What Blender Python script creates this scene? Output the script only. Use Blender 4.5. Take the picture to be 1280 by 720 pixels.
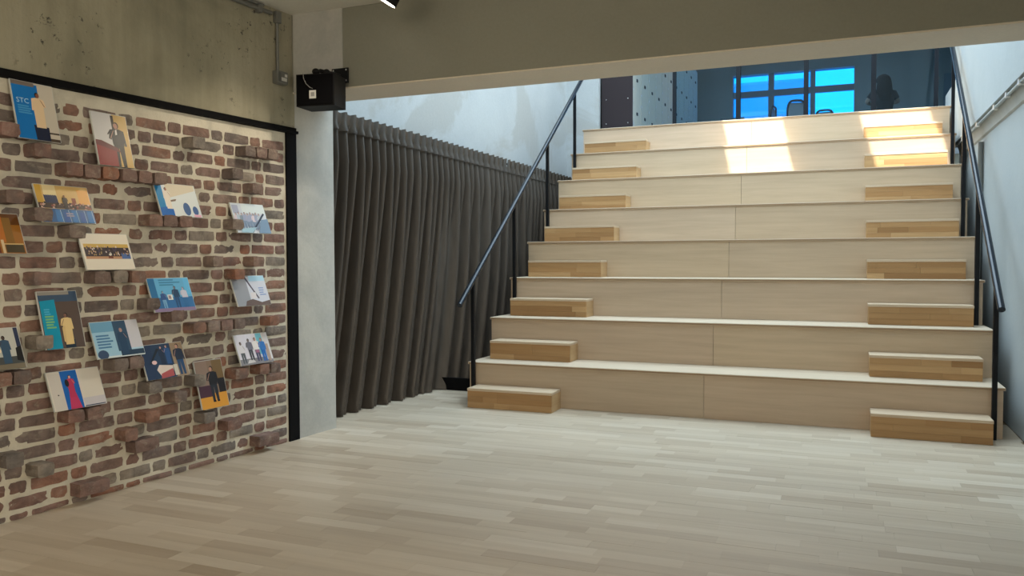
import bpy, bmesh, math, random
from mathutils import Vector, Matrix

for _o in list(bpy.data.objects):
    bpy.data.objects.remove(_o)
SC = bpy.context.scene
COL = SC.collection
RND = random.Random(7)

# ------------------------------------------------------------------ camera, world, sun, big lights, exposure
YAW, PITCH, ROLL, FPX = 0.3879, -0.0353, -0.0033, 1014.57
cam_data = bpy.data.cameras.new('camera')
cam_data.sensor_width = 36.0
cam_data.lens = FPX / 1280 * 36.0
cam_data.clip_start, cam_data.clip_end = 0.05, 200
cam = bpy.data.objects.new('camera', cam_data)
COL.objects.link(cam)
_r = Vector((math.cos(YAW), math.sin(YAW), 0))
_f = Vector((-math.sin(YAW) * math.cos(PITCH), math.cos(YAW) * math.cos(PITCH), math.sin(PITCH)))
_u = _r.cross(_f)
_r2 = _r * math.cos(ROLL) + _u * math.sin(ROLL)
_u2 = _u * math.cos(ROLL) - _r * math.sin(ROLL)
cam.matrix_world = Matrix(((_r2.x, _u2.x, -_f.x, 0), (_r2.y, _u2.y, -_f.y, 0), (_r2.z, _u2.z, -_f.z, 1.2), (0, 0, 0, 1)))
SC.camera = cam

world = bpy.data.worlds.new('daylight')
SC.world = world
world.use_nodes = True
_bg = world.node_tree.nodes['Background']
_bg.inputs[0].default_value = (0.62, 0.80, 1.0, 1)
_bg.inputs[1].default_value = 2.6

sun_data = bpy.data.lights.new('sun', 'SUN')
sun_data.energy = 20.0
sun_data.angle = 0.012
sun_data.color = (1.0, 0.93, 0.80)
sun = bpy.data.objects.new('sun', sun_data)
COL.objects.link(sun)
SUN_DIR = Vector((0.23, 0.40, -1.0)).normalized()
sun.rotation_euler = SUN_DIR.to_track_quat('-Z', 'Y').to_euler()


def area_light(name, loc, aim, sx, sy, power, color):
    d = bpy.data.lights.new(name, 'AREA')
    d.shape = 'RECTANGLE'
    d.size, d.size_y = sx, sy
    d.energy = power
    d.color = color
    o = bpy.data.objects.new(name, d)
    COL.objects.link(o)
    o.location = loc
    o.rotation_euler = (Vector(aim) - Vector(loc)).to_track_quat('-Z', 'Y').to_euler()
    return o


area_light('stair_fill', (-1.1, 7.2, 5.5), (-1.1, 7.2, 0), 3.8, 5.2, 395, (0.72, 0.89, 1.0))  # wide area light added under the roof slab to imitate daylight from above
area_light('side_fill', (1.0, 1.6, 1.55), (-3.4, 1.9, 1.0), 3.2, 1.7, 27, (1.0, 0.88, 0.70)).data.spread = 2.1  # added fill beside the right wall; no window is built there
area_light('rear_fill', (-1.2, -2.5, 2.3), (-1.2, 4, 0.8), 3.0, 0.8, 66, (1.0, 0.86, 0.66))  # added fill from behind the camera, without any lamp fitting
area_light('office_fill', (-0.6, 13.5, 5.2), (-0.6, 13.5, 0), 3.0, 4.0, 48, (0.80, 0.90, 1.0))  # broad area light lifting the office walls, no fitting built

SC.view_settings.view_transform = 'Standard'
SC.view_settings.look = 'None'
SC.view_settings.gamma = 1.0
SC.view_settings.use_curve_mapping = False
SC.view_settings.exposure = 0.0
SC.cycles.use_denoising = True
SC.cycles.max_bounces = 8
SC.cycles.sample_clamp_indirect = 6.0


# ------------------------------------------------------------------ helpers
def lin(c):
    return tuple((x / 12.92 if x <= 0.04045 else ((x + 0.055) / 1.055) ** 2.4) for x in c)


def rgb(r, g, b):
    return lin((r / 255, g / 255, b / 255))


MATS = {}


def mat(name, color, rough=0.6, metal=0.0, spec=0.5, emit=None):
    if name in MATS:
        return MATS[name]
    m = bpy.data.materials.new(name)
    m.use_nodes = True
    b = m.node_tree.nodes['Principled BSDF']
    b.inputs['Base Color'].default_value = (*color, 1)
    b.inputs['Roughness'].default_value = rough
    b.inputs['Metallic'].default_value = metal
    b.inputs['Specular IOR Level'].default_value = spec
    if emit:
        b.inputs['Emission Color'].default_value = (*emit[0], 1)
        b.inputs['Emission Strength'].default_value = emit[1]
    MATS[name] = m
    return m


class N:
    """small node graph helper"""

    def __init__(self, m):
        self.t = m.node_tree
        self.b = self.t.nodes['Principled BSDF']

    def new(self, typ, **kw):
        n = self.t.nodes.new(typ)
        for k, v in kw.items():
            setattr(n, k, v)
        return n

    def link(self, a, b):
        self.t.links.new(a, b)

    def coord(self, kind='Object', scale=(1, 1, 1), loc=(0, 0, 0)):
        if kind == 'World':
            src = self.new('ShaderNodeNewGeometry').outputs['Position']
        else:
            src = self.new('ShaderNodeTexCoord').outputs[kind]
        mp = self.new('ShaderNodeMapping')
        mp.inputs['Scale'].default_value = scale
        mp.inputs['Location'].default_value = loc
        self.link(src, mp.inputs[0])
        return mp.outputs[0]

    def noise(self, vec, scale, detail=4, rough=0.55, dist=0.0):
        n = self.new('ShaderNodeTexNoise')
        n.inputs['Scale'].default_value = scale
        n.inputs['Detail'].default_value = detail
        n.inputs['Roughness'].default_value = rough
        n.inputs['Distortion'].default_value = dist
        self.link(vec, n.inputs['Vector'])
        return n.outputs['Fac']

    def ramp(self, fac, stops):
        r = self.new('ShaderNodeValToRGB')
        e = r.color_ramp.elements
        while len(e) < len(stops):
            e.new(0.5)
        for i, (p, c) in enumerate(stops):
            e[i].position = p
            e[i].color = (*c, 1) if len(c) == 3 else c
        self.link(fac, r.inputs[0])
        return r.outputs[0]

    def mix(self, fac, a, b, mode='MIX'):
        n = self.new('ShaderNodeMix', data_type='RGBA', blend_type=mode)
        for sock, v in ((n.inputs[0], fac), (n.inputs[6], a), (n.inputs[7], b)):
            if hasattr(v, 'is_linked'):
                self.link(v, sock)
            elif isinstance(v, tuple):
                sock.default_value = (*v, 1)
            else:
                sock.default_value = v
        return n.outputs[2]

    def bump(self, h, strength=0.3, dist=0.01):
        n = self.new('ShaderNodeBump')
        n.inputs['Strength'].default_value = strength
        n.inputs['Distance'].default_value = dist
        self.link(h, n.inputs['Height'])
        self.link(n.outputs[0], self.b.inputs['Normal'])

    def color(self, c):
        self.link(c, self.b.inputs['Base Color'])


def g(v):
    return (v, v, v)


class MB:
    """collects verts, faces and material slots and links them as one mesh object"""

    def __init__(self):
        self.v, self.f, self.m, self.sm = [], [], [], []

    def add(self, verts, faces, mi=0, smooth=False, M=None):
        o = len(self.v)
        for p in verts:
            p = Vector(p)
            self.v.append(M @ p if M else p)
        for f in faces:
            self.f.append([i + o for i in f])
            self.m.append(mi)
            self.sm.append(smooth)
        return self

    def box(self, a, b, mi=0, M=None, bev=0.0):
        x0, y0, z0 = a
        x1, y1, z1 = b
        if bev <= 0:
            vs = [(x0, y0, z0), (x1, y0, z0), (x1, y1, z0), (x0, y1, z0), (x0, y0, z1), (x1, y0, z1), (x1, y1, z1), (x0, y1, z1)]
            fs = [(3, 2, 1, 0), (4, 5, 6, 7), (0, 1, 5, 4), (1, 2, 6, 5), (2, 3, 7, 6), (3, 0, 4, 7)]
            return self.add(vs, fs, mi, False, M)
        bm = bmesh.new()
        bmesh.ops.create_cube(bm, size=1)
        for v in bm.verts:
            v.co = Vector(((x0 + x1) / 2 + v.co.x * (x1 - x0), (y0 + y1) / 2 + v.co.y * (y1 - y0), (z0 + z1) / 2 + v.co.z * (z1 - z0)))
        bmesh.ops.bevel(bm, geom=bm.edges[:], offset=bev, segments=2, affect='EDGES', profile=0.6)
        bm.verts.index_update()
        vs = [v.co.copy() for v in bm.verts]
        fs = [[v.index for v in f.verts] for f in bm.faces]
        bm.free()
        return self.add(vs, fs, mi, False, M)

    def tube(self, pts, r, n=12, mi=0, cap=True, M=None, radii=None):
        pts = [Vector(p) for p in pts]
        vs, fs = [], []
        prev = None
        for i, p in enumerate(pts):
            d = (pts[min(i + 1, len(pts) - 1)] - pts[max(i - 1, 0)]).normalized()
            if prev is None:
                a = Vector((0, 0, 1)) if abs(d.z) < 0.9 else Vector((1, 0, 0))
                s = d.cross(a).normalized()
            else:
                s = (prev - d * prev.dot(d)).normalized()
            prev = s
            t = d.cross(s)
            rr = radii[i] if radii else r
            for k in range(n):
                an = 2 * math.pi * k / n
                vs.append(p + s * math.cos(an) * rr + t * math.sin(an) * rr)
        for i in range(len(pts) - 1):
            for k in range(n):
                k2 = (k + 1) % n
                fs.append((i * n + k, i * n + k2, (i + 1) * n + k2, (i + 1) * n + k))
        self.add(vs, fs, mi, True, M)
        if cap:
            L = len(pts) - 1
            self.add(vs[:n], [list(range(n))[::-1]], mi, False, M)
            self.add(vs[L * n:], [list(range(n))], mi, False, M)
        return self

    def ell(self, c, r, mi=0, nu=16, nv=10, M=None):
        vs, fs = [], []
        for j in range(nv + 1):
            th = math.pi * j / nv
            for i in range(nu):
                ph = 2 * math.pi * i / nu
                vs.append((c[0] + r[0] * math.sin(th) * math.cos(ph), c[1] + r[1] * math.sin(th) * math.sin(ph), c[2] + r[2] * math.cos(th)))
        for j in range(nv):
            for i in range(nu):
                i2 = (i + 1) % nu
                fs.append((j * nu + i, (j + 1) * nu + i, (j + 1) * nu + i2, j * nu + i2))
        return self.add(vs, fs, mi, True, M)

    def prism(self, poly, axis, a, b, mi=0, M=None):
        """extrude a 2D polygon along an axis (0=x,1=y,2=z)"""
        n = len(poly)

        def P(p, t):
            q = list(p)
            q.insert(axis, t)
            return tuple(q)
        vs = [P(p, a) for p in poly] + [P(p, b) for p in poly]
        fs = [list(range(n))[::-1], [n + i for i in range(n)]]
        for i in range(n):
            j = (i + 1) % n
            fs.append([i, j, n + j, n + i])
        return self.add(vs, fs, mi, False, M)

    def mesh(self, name, mats):
        me = bpy.data.meshes.new(name)
        me.from_pydata([tuple(v) for v in self.v], [], self.f)
        for m in (mats if isinstance(mats, (list, tuple)) else [mats]):
            me.materials.append(m)
        me.polygons.foreach_set('material_index', self.m)
        me.polygons.foreach_set('use_smooth', self.sm)
        me.update()
        return me

    def build(self, name, mats, parent=None, loc=None, rot=None):
        return link(name, self.mesh(name, mats), parent, loc, rot)


def link(name, data, parent=None, loc=None, rot=None):
    o = bpy.data.objects.new(name, data)
    COL.objects.link(o)
    if parent:
        o.parent = parent
    if loc is not None:
        o.location = loc
    if rot is not None:
        o.rotation_euler = rot
    return o


def tag(o, label=None, cat=None, group=None, kind=None):
    if label:
        o['label'] = label
    if cat:
        o['category'] = cat
    if group:
        o['group'] = group
    if kind:
        o['kind'] = kind
    return o


def thing(name, label, cat, loc=(0, 0, 0), rotz=0.0, group=None):
    return tag(link(name, None, None, loc, (0, 0, rotz)), label, cat, group)


def struct(name, mb, m, label=None, cat=None, parent=None):
    o = mb.build(name, m, parent)
    return tag(o, label, cat, None, 'structure')


# ------------------------------------------------------------------ materials
def m_plaster(name, c1, c2, patch=None, sc=1.3, rough=0.85):
    m = mat(name, c1, rough)
    n = N(m)
    v = n.coord('World')
    a = n.noise(v, sc, 6, 0.6, 0.4)
    col = n.ramp(a, [(0.35, c2), (0.62, c1)])
    if patch:
        b = n.noise(n.coord('World', (1, 1, 1), (3.1, 1.7, 0.4)), 0.9, 5, 0.6, 0.8)
        col = n.mix(n.ramp(b, [(0.52, g(0)), (0.58, g(1))]), col, patch)
    fine = n.noise(v, 60, 3)
    col = n.mix(0.12, col, n.ramp(fine, [(0.3, g(0.5)), (0.7, g(1.0))]), 'MULTIPLY')
    n.color(col)
    n.bump(n.noise(v, 25, 6), 0.15, 0.01)
    return m


M_WHITE = m_plaster('white_plaster', (0.48, 0.505, 0.51), (0.435, 0.46, 0.47), (0.41, 0.415, 0.405))
M_WALLR = m_plaster('painted_wall', (0.44, 0.49, 0.51), (0.41, 0.46, 0.48))
M_CEIL = m_plaster('ceiling_paint', (0.80, 0.79, 0.72), (0.75, 0.74, 0.67), None, 0.6)
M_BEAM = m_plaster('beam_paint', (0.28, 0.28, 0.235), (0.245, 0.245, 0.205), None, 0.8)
M_SOFFIT = m_plaster('soffit_bounce_tone', (0.74, 0.67, 0.56), (0.69, 0.62, 0.52), None, 0.8)  # floor bounce light put into the underside's lighter colour
M_COLUMN = m_plaster('column_concrete', (0.50, 0.50, 0.47), (0.41, 0.415, 0.40), (0.45, 0.45, 0.44), 4.0)
M_OFFICE = m_plaster('office_wall', (0.40, 0.41, 0.40), (0.37, 0.38, 0.37))


def m_concrete():
    m = mat('raw_concrete', (0.25, 0.22, 0.15), 0.9)
    n = N(m)
    v = n.coord('World')
    a = n.noise(v, 1.6, 8, 0.62, 0.5)
    col = n.ramp(a, [(0.30, (0.22, 0.208, 0.15)), (0.5, (0.315, 0.295, 0.215)), (0.72, (0.375, 0.35, 0.265))])
    # vertical streaks of old formwork
    st = n.noise(n.coord('World', (9, 9, 0.6)), 2.0, 4)
    col = n.mix(0.35, col, n.ramp(st, [(0.35, g(0.62)), (0.65, g(1.0))]), 'MULTIPLY')
    pits = n.noise(n.coord('World', (1, 1, 1), (0.4, 0, 0)), 22, 5, 0.7)
    zone = n.noise(v, 1.9, 2)
    pm = n.mix(1.0, n.ramp(pits, [(0.60, g(0)), (0.66, g(1))]), n.ramp(zone, [(0.50, g(0)), (0.62, g(1))]), 'MULTIPLY')
    col = n.mix(pm, col, (0.035, 0.033, 0.028))
    n.color(col)
    n.bump(n.noise(v, 30, 8, 0.65), 0.45, 0.012)
    return m


M_CONC = m_concrete()


def m_mortar():
    m = mat('lime_mortar', (0.5, 0.45, 0.36), 0.95)
    n = N(m)
    v = n.coord('World')
    a = n.noise(v, 5, 6, 0.6)
    col = n.ramp(a, [(0.3, (0.45, 0.425, 0.36)), (0.5, (0.64, 0.60, 0.50)), (0.75, (0.74, 0.70, 0.59))])
    n.color(col)
    n.bump(n.noise(v, 55, 6, 0.7), 0.6, 0.008)
    return m


M_MORTAR = m_mortar()


def m_brick(name, island):
    m = mat(name, (0.2, 0.1, 0.07), 0.92)
    n = N(m)
    if island:
        r = n.new('ShaderNodeNewGeometry').outputs['Random Per Island']
    else:
        r = n.new('ShaderNodeObjectInfo').outputs['Random']
    base = n.ramp(r, [(0.0, (0.155, 0.125, 0.115)), (0.16, (0.25, 0.135, 0.108)), (0.32, (0.20, 0.158, 0.145)), (0.46, (0.31, 0.145, 0.095)),
                      (0.60, (0.235, 0.19, 0.168)), (0.74, (0.255, 0.155, 0.132)), (0.88, (0.19, 0.165, 0.15)), (1.0, (0.31, 0.265, 0.222))])
    v = n.coord('World')
    mot = n.noise(v, 14, 6, 0.65, 0.6)
    col = n.mix(0.75, base, n.ramp(mot, [(0.28, g(0.35)), (0.5, g(0.95)), (0.72, g(1.35))]), 'MULTIPLY')
    soot = n.noise(n.coord('World', (1, 1, 1), (5, 2, 1)), 5.0, 4, 0.6)
    col = n.mix(n.ramp(soot, [(0.50, g(0)), (0.68, g(0.55))]), col, (0.10, 0.098, 0.10))
    sm = n.noise(n.coord('World', (1, 1, 1.6), (1, 7, 3)), 17.0, 7, 0.72, 0.5)
    col = n.mix(n.ramp(sm, [(0.54, g(0)), (0.74, g(0.62))]), col, (0.42, 0.385, 0.32))
    n.color(col)
    n.bump(n.noise(v, 70, 6, 0.7), 0.7, 0.006)
    return m


M_BRICK = m_brick('old_brick', False)
M_BRICK_I = m_brick('old_brick_joined', True)


def m_wood(name, c1, c2, axis=0, rnd=None, rough=0.45, streak=0.5, c3=None, spec=0.4):
    """fine straight grain running along a local axis"""
    m = mat(name, c1, rough, 0, spec)
    n = N(m)
    s = [26, 26, 26]
    s[axis] = 1.6
    v = n.coord('World', tuple(s))
    a = n.noise(v, 1.0, 5, 0.6, 0.3)
    col = n.ramp(a, [(0.3, c2), (0.65, c1)])
    big = n.noise(n.coord('World', tuple(0.25 if i == axis else 1.2 for i in range(3))), 1.5, 3)
    col = n.mix(streak, col, n.ramp(big, [(0.3, g(0.78)), (0.7, g(1.06))]), 'MULTIPLY')
    if rnd:
        if rnd == 'object':
            r = n.new('ShaderNodeObjectInfo').outputs['Random']
        else:
            r = n.new('ShaderNodeNewGeometry').outputs['Random Per Island']
        tone = n.ramp(r, [(0.0, c3[0]), (0.3, c3[1]), (0.6, c3[2]), (0.85, c3[3]), (1.0, c3[0])])
        col = n.mix(1.0, col, tone, 'MULTIPLY')
    n.color(col)
    n.bump(a, 0.06, 0.004)
    return m


FT = [(0.76, 0.72, 0.68), (1.0, 1.0, 1.0), (0.88, 0.86, 0.83), (1.08, 1.10, 1.13)]
M_FLOOR = m_wood('floor_oak', (0.60, 0.515, 0.405), (0.54, 0.455, 0.35), 0, 'object', 0.42, 0.35, FT)
M_FLOOR_I = m_wood('floor_oak_joined', (0.60, 0.515, 0.405), (0.54, 0.455, 0.35), 0, 'island', 0.42, 0.35, FT)
M_SUB = mat('subfloor', (0.22, 0.16, 0.10), 0.8)
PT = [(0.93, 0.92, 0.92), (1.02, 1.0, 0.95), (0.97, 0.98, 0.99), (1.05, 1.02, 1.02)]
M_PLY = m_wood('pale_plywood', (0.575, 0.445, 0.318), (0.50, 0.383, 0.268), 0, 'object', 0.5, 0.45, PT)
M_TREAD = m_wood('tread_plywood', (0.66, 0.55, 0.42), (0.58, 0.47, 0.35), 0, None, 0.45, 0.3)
M_EDGE = m_wood('tread_edge', (0.36, 0.24, 0.14), (0.30, 0.19, 0.11), 0, None, 0.6, 0.4)
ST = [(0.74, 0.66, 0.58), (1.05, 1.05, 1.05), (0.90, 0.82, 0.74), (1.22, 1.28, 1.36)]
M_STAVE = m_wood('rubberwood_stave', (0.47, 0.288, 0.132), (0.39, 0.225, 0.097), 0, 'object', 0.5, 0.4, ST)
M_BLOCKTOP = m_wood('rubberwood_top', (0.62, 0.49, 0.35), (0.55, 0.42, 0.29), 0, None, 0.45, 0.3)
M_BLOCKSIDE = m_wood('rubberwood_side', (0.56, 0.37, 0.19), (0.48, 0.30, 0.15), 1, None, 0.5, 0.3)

M_BLACK = mat('black_steel', (0.006, 0.007, 0.009), 0.5, 0.0, 0.2)
M_RAIL = mat('painted_rail', (0.010, 0.016, 0.026), 0.2, 0.2, 0.4)
M_FRAME = mat('frame_steel', (0.004, 0.004, 0.005), 0.75, 0, 0.12)
M_DARK = mat('black_plastic', (0.004, 0.004, 0.005), 0.6, 0, 0.25)
M_GREY = mat('grey_conduit', (0.16, 0.165, 0.155), 0.5, 0.2)
M_LABEL = mat('white_label', (0.6, 0.6, 0.58), 0.6)
M_LOCKEND = mat('locker_brown', (0.030, 0.022, 0.025), 0.6, 0, 0.2)
M_LOCK = mat('locker_grey', (0.42, 0.44, 0.40), 0.7, 0, 0.25)
M_MULL = mat('mullion_dark', (0.008, 0.011, 0.016), 0.7, 0, 0.2)
M_CHROME = mat('bare_metal', (0.55, 0.55, 0.55), 0.3, 0.9)


def m_curtain():
    m = mat('curtain_fabric', (0.055, 0.043, 0.034), 0.42, 0, 0.6)
    n = N(m)
    v = n.coord('World')
    a = n.noise(n.coord('World', (1, 1, 0.08)), 24, 4)
    n.color(n.ramp(a, [(0.3, (0.046, 0.035, 0.026)), (0.7, (0.070, 0.054, 0.041))]))
    n.bump(n.noise(v, 400, 2), 0.08, 0.002)
    return m


M_CURT = m_curtain()


def m_clear(name, tint, gloss=0.08, rough=0.03):
    """flat clear sheet: tinted see-through with a little reflection"""
    m = bpy.data.materials.new(name)
    m.use_nodes = True
    t = m.node_tree
    t.nodes.remove(t.nodes['Principled BSDF'])
    out = t.nodes['Material Output']
    tr = t.nodes.new('ShaderNodeBsdfTransparent')
    tr.inputs[0].default_value = (*tint, 1)
    gl = t.nodes.new('ShaderNodeBsdfGlossy')
    gl.inputs['Roughness'].default_value = rough
    mx = t.nodes.new('ShaderNodeMixShader')
    mx.inputs[0].default_value = gloss
    t.links.new(tr.outputs[0], mx.inputs[1])
    t.links.new(gl.outputs[0], mx.inputs[2])
    t.links.new(mx.outputs[0], out.inputs[0])
    return m


M_ACRYL = m_clear('clear_acrylic', (0.93, 0.95, 0.95), 0.05)
M_PANE = m_clear('partition_glass', (0.66, 0.82, 0.90), 0.025)
M_BLUE = m_clear('blue_window_film', (0.01, 0.62, 1.0), 0.02)

# ------------------------------------------------------------------ plan of the place (metres)
WALL_A = 0.0837                                   # the left wall turns in by this angle
W0 = Vector((-3.376, 4.5, 0))
XL, XR, Y0, D, T = -2.909, 0.995, 6.147, 0.4602, 0.3432
UP = 8 * T                                        # upper floor level
CEIL = 2.81
wall_rot = (0, 0, -WALL_A)
WM = Matrix.Translation(W0) @ Matrix.Rotation(-WALL_A, 4, 'Z')    # local: x out of the wall, y along it, z up


def on_wall(off, s, z):
    return WM @ Vector((off, s, z))


# ------------------------------------------------------------------ left wall: raw concrete above, recessed brickwork below
mb = MB()
mb.box((-0.25, -7.0, 2.05), (0.0, -0.03, CEIL))
mb.box((-0.25, -7.0, 0.0), (0.0, -2.62, 2.05))
mb.box((-0.25, -2.62, 0.0), (-0.06, -0.03, 2.05))
wall_left = mb.build('wall_left', M_CONC, None, W0, wall_rot)
tag(wall_left, 'raw olive grey concrete wall above the old brickwork', 'wall', None, 'structure')

# mortar bed: a finely uneven sheet
mb = MB()
ns, nz = 130, 104
s0, s1, z1 = -2.60, -0.125, 2.03
vs = []
for j in range(nz + 1):
    for i in range(ns + 1):
        s = s0 + (s1 - s0) * i / ns
        z = z1 * j / nz
        edge = 1 if 0 < i < ns and 0 < j < nz else 0
        w = 0.0009 * math.sin(s * 9 + z * 5) + 0.0007 * math.sin(z * 23 + s * 3)
        vs.append((0.0 + edge * (w + RND.uniform(-0.0014, 0.0014)), s, z))
fs = [(j * (ns + 1) + i, j * (ns + 1) + i + 1, (j + 1) * (ns + 1) + i + 1, (j + 1) * (ns + 1) + i) for j in range(nz) for i in range(ns)]
mb.add(vs, fs, 0, True)
mb.box((-0.06, s0, 0), (-0.004, s1, z1))
mb.build('mortar_bed', M_MORTAR, wall_left)


def brick_mesh(name, L, H, front, back, seed, m):
    """one hand-made brick: uneven face, rounded worn edges; x is out of the wall"""
    r = random.Random(seed)
    ny, nzz = 5, 4
    vs, fs = [], []
    for j in range(nzz):
        for i in range(ny):
            u, v = i / (ny - 1), j / (nzz - 1)
            rim = i in (0, ny - 1) or j in (0, nzz - 1)
            corner = i in (0, ny - 1) and j in (0, nzz - 1)
            ins = 0.003 if corner else 0.0
            y = -L / 2 + L * u + r.uniform(-0.003, 0.003) + (ins if i == 0 else -ins if i == ny - 1 else 0)
            z = -H / 2 + H * v + r.uniform(-0.0025, 0.0025) + (ins * 0.6 if j == 0 else -ins * 0.6 if j == nzz - 1 else 0)
            x = front - (0.0045 if corner else 0.0028 if rim else 0.0) + r.uniform(-0.0012, 0.0012)
            vs.append((x, y, z))
    for j in range(nzz - 1):
        for i in range(ny - 1):
            a = j * ny + i
            fs.append((a, a + 1, a + ny + 1, a + ny))
    ring = [i for i in range(ny)] + [ny * (j + 1) - 1 for j in range(1, nzz)] + [ny * (nzz - 1) + i for i in range(ny - 2, -1, -1)] + [ny * j for j in range(nzz - 2, 0, -1)]
    nr = len(ring)
    o = len(vs)
    for k in ring:
        x, y, z = vs[k]
        vs.append((back, y * 1.012, z * 1.02))
    for k in range(nr):
        k2 = (k + 1) % nr
        fs.append((ring[k2], ring[k], o + k, o + k2))
    mb_ = MB()
    mb_.add(vs, fs, 0, False)
    return mb_.mesh(name, m)


CH = 0.0745
HDR = [brick_mesh('brick', 0.082, 0.054, 0.0042, -0.03, 100 + i, M_BRICK) for i in range(6)]
STR = [brick_mesh('brick', 0.181, 0.054, 0.0042, -0.03, 200 + i, M_BRICK) for i in range(6)]
HDR_P = [brick_mesh('brick', 0.085, 0.062, 0.092, -0.03, 300 + i, M_BRICK) for i in range(5)]
STR_P = [brick_mesh('brick', 0.165, 0.064, 0.085, -0.03, 400 + i, M_BRICK) for i in range(3)]
# headers pulled out of the wall as little shelves: (s from, s to, course)
OUT = [(-1.857, -1.775, 23), (-2.004, -1.920, 24), (-1.707, -1.619, 22), (-1.608, -1.522, 22), (-1.509, -1.418, 22), (-1.405, -1.320, 22),
       (-1.301, -1.220, 22), (-1.208, -1.124, 22), (-1.998, -1.915, 20), (-1.868, -1.780, 19), (-1.702, -1.615, 18), (-1.569, -1.481, 15),
       (-1.462, -1.380, 15), (-1.366, -1.279, 15), (-1.876, -1.792, 15), (-1.872, -1.787, 11), (-1.385, -1.300, 9), (-1.474, -1.393, 9),
       (-2.070, -1.990, 9), (-1.979, -1.895, 9), (-1.722, -1.637, 6), (-1.622, -1.533, 6), (-1.248, -1.165, 19), (-1.152, -1.062, 19),
       (-1.048, -0.964, 19), (-0.955, -0.866, 25), (-0.556, -0.472, 25), (-0.462, -0.374, 25), (-0.364, -0.278, 25), (-0.665, -0.580, 23),
       (-0.500, -0.413, 22), (-0.664, -0.576, 19), (-0.815, -0.738, 16), (-0.510, -0.420, 16), (-0.660, -0.580, 15), (-1.267, -1.184, 13),
       (-1.116, -1.028, 12), (-0.970, -0.880, 11), (-0.869, -0.778, 11), (-0.769, -0.680, 11), (-0.668, -0.585, 11), (-0.373, -0.288, 11),
       (-1.272, -1.190, 7), (-0.968, -0.888, 7), (-1.105, -1.022, 6), (-0.668, -0.562, 7), (-0.461, -0.378, 7), (-0.366, -0.284, 7),
       (-0.731, -0.616, 3), (-0.903, -0.821, 4), (-0.476, -0.305, 1), (-1.666, -1.505, 1), (-1.415, -1.338, 4), (-1.352, -1.205, 3),
       (-1.885, -1.802, 3), (-2.024, -1.940, 4), (-1.295, -1.205, 5)]
bricks = []                                       # (mesh, s, z, x jitter, y scale, is protruding)
for row in range(27):
    zc = CH * row
    outs = sorted([o for o in OUT if o[2] == row])
    edges = [(-2.59, None)]
    spans = []
    cur = -2.59
    for a, b, _ in outs:
        spans.append((cur, a))
        bricks.append((RND.choice(HDR_P if b - a < 0.13 else STR_P), (a + b) / 2, zc, RND.uniform(-0.008, 0.006), (b - a) / (0.087 if b - a < 0.13 else 0.165), True))
        cur = b
    spans.append((cur, -0.13))
    for a, b in spans:
        a += 0.013
        b -= 0.013
        L = b - a
        if L < 0.035:
            continue
        # pick an alternating run of stretchers and headers that fits the gap best
        best = None
        for start in (0, 1):
            seq, tot, k = [], 0, start
            while True:
                l = 0.187 if k % 2 == 0 else 0.085
                if seq and tot + l / 2 > L:
                    break
                seq.append(l)
                tot += l + 0.0145
                k += 1
                if len(seq) > 30:
                    break
            tot -= 0.0145
            sc = L / tot
            sc_cost = abs(math.log(sc)) + (0.05 if start == (row % 2) else 0)
            if best is None or sc_cost < best[0]:
                best = (sc_cost, seq, sc)
        _, seq, sc = best
        p = a
        for l in seq:
            w = l * sc
            kind = STR if w > 0.13 else HDR
            bricks.append((RND.choice(kind), p + w / 2, zc, RND.uniform(-0.0012, 0.0045), w / (0.185 if kind is STR else 0.087), False))
            p += w + 0.0145 * sc
# the 300 that show largest stay single; the rest of the wall's bricks are one joined part
def brick_score(b):
    return (10 if b[5] else 0) + (1 if b[1] > -2.08 else -5) - abs(b[1] + 1.4) * 0.35 + (0.2 if b[4] > 0.9 else 0) + (0.6 if b[0] in STR else 0)


order = sorted(bricks, key=brick_score, reverse=True)
for b in order[:300]:
    me, s, z, dx, sy, pr = b
    zz = max(z, 0.034) if z > 0.01 else 0.016
    o = link('brick', me, wall_left, (dx, s, zz), (RND.uniform(-0.02, 0.02), RND.uniform(-0.02, 0.02), RND.uniform(-0.012, 0.012)))
    o.scale = (1, sy, 1 if z > 0.01 else 0.5)
mb = MB()
for b in order[300:]:
    me, s, z, dx, sy, pr = b
    zz = max(z, 0.034) if z > 0.01 else 0.016
    M = Matrix.Translation((dx, s, zz)) @ Matrix.Diagonal((1, sy, 1 if z > 0.01 else 0.5, 1))
    mb.add([v.co for v in me.vertices], [list(p.vertices) for p in me.polygons], 0, False, M)
tag(mb.build('smaller_bricks', M_BRICK_I, wall_left), 'remaining flush bricks of the old wall', None, None, 'stuff')

# black steel edge of the brick panel
mb = MB()
mb.box((-0.02, -2.66, 2.032), (0.030, -0.028, 2.050))
mb.box((-0.02, -2.66, 2.050), (0.012, -0.028, 2.072))
mb.build('top_frame', M_FRAME, wall_left)
MB().box((-0.05, -0.125, 0), (0.012, -0.030, 2.072)).build('side_post', M_FRAME, wall_left)

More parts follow.
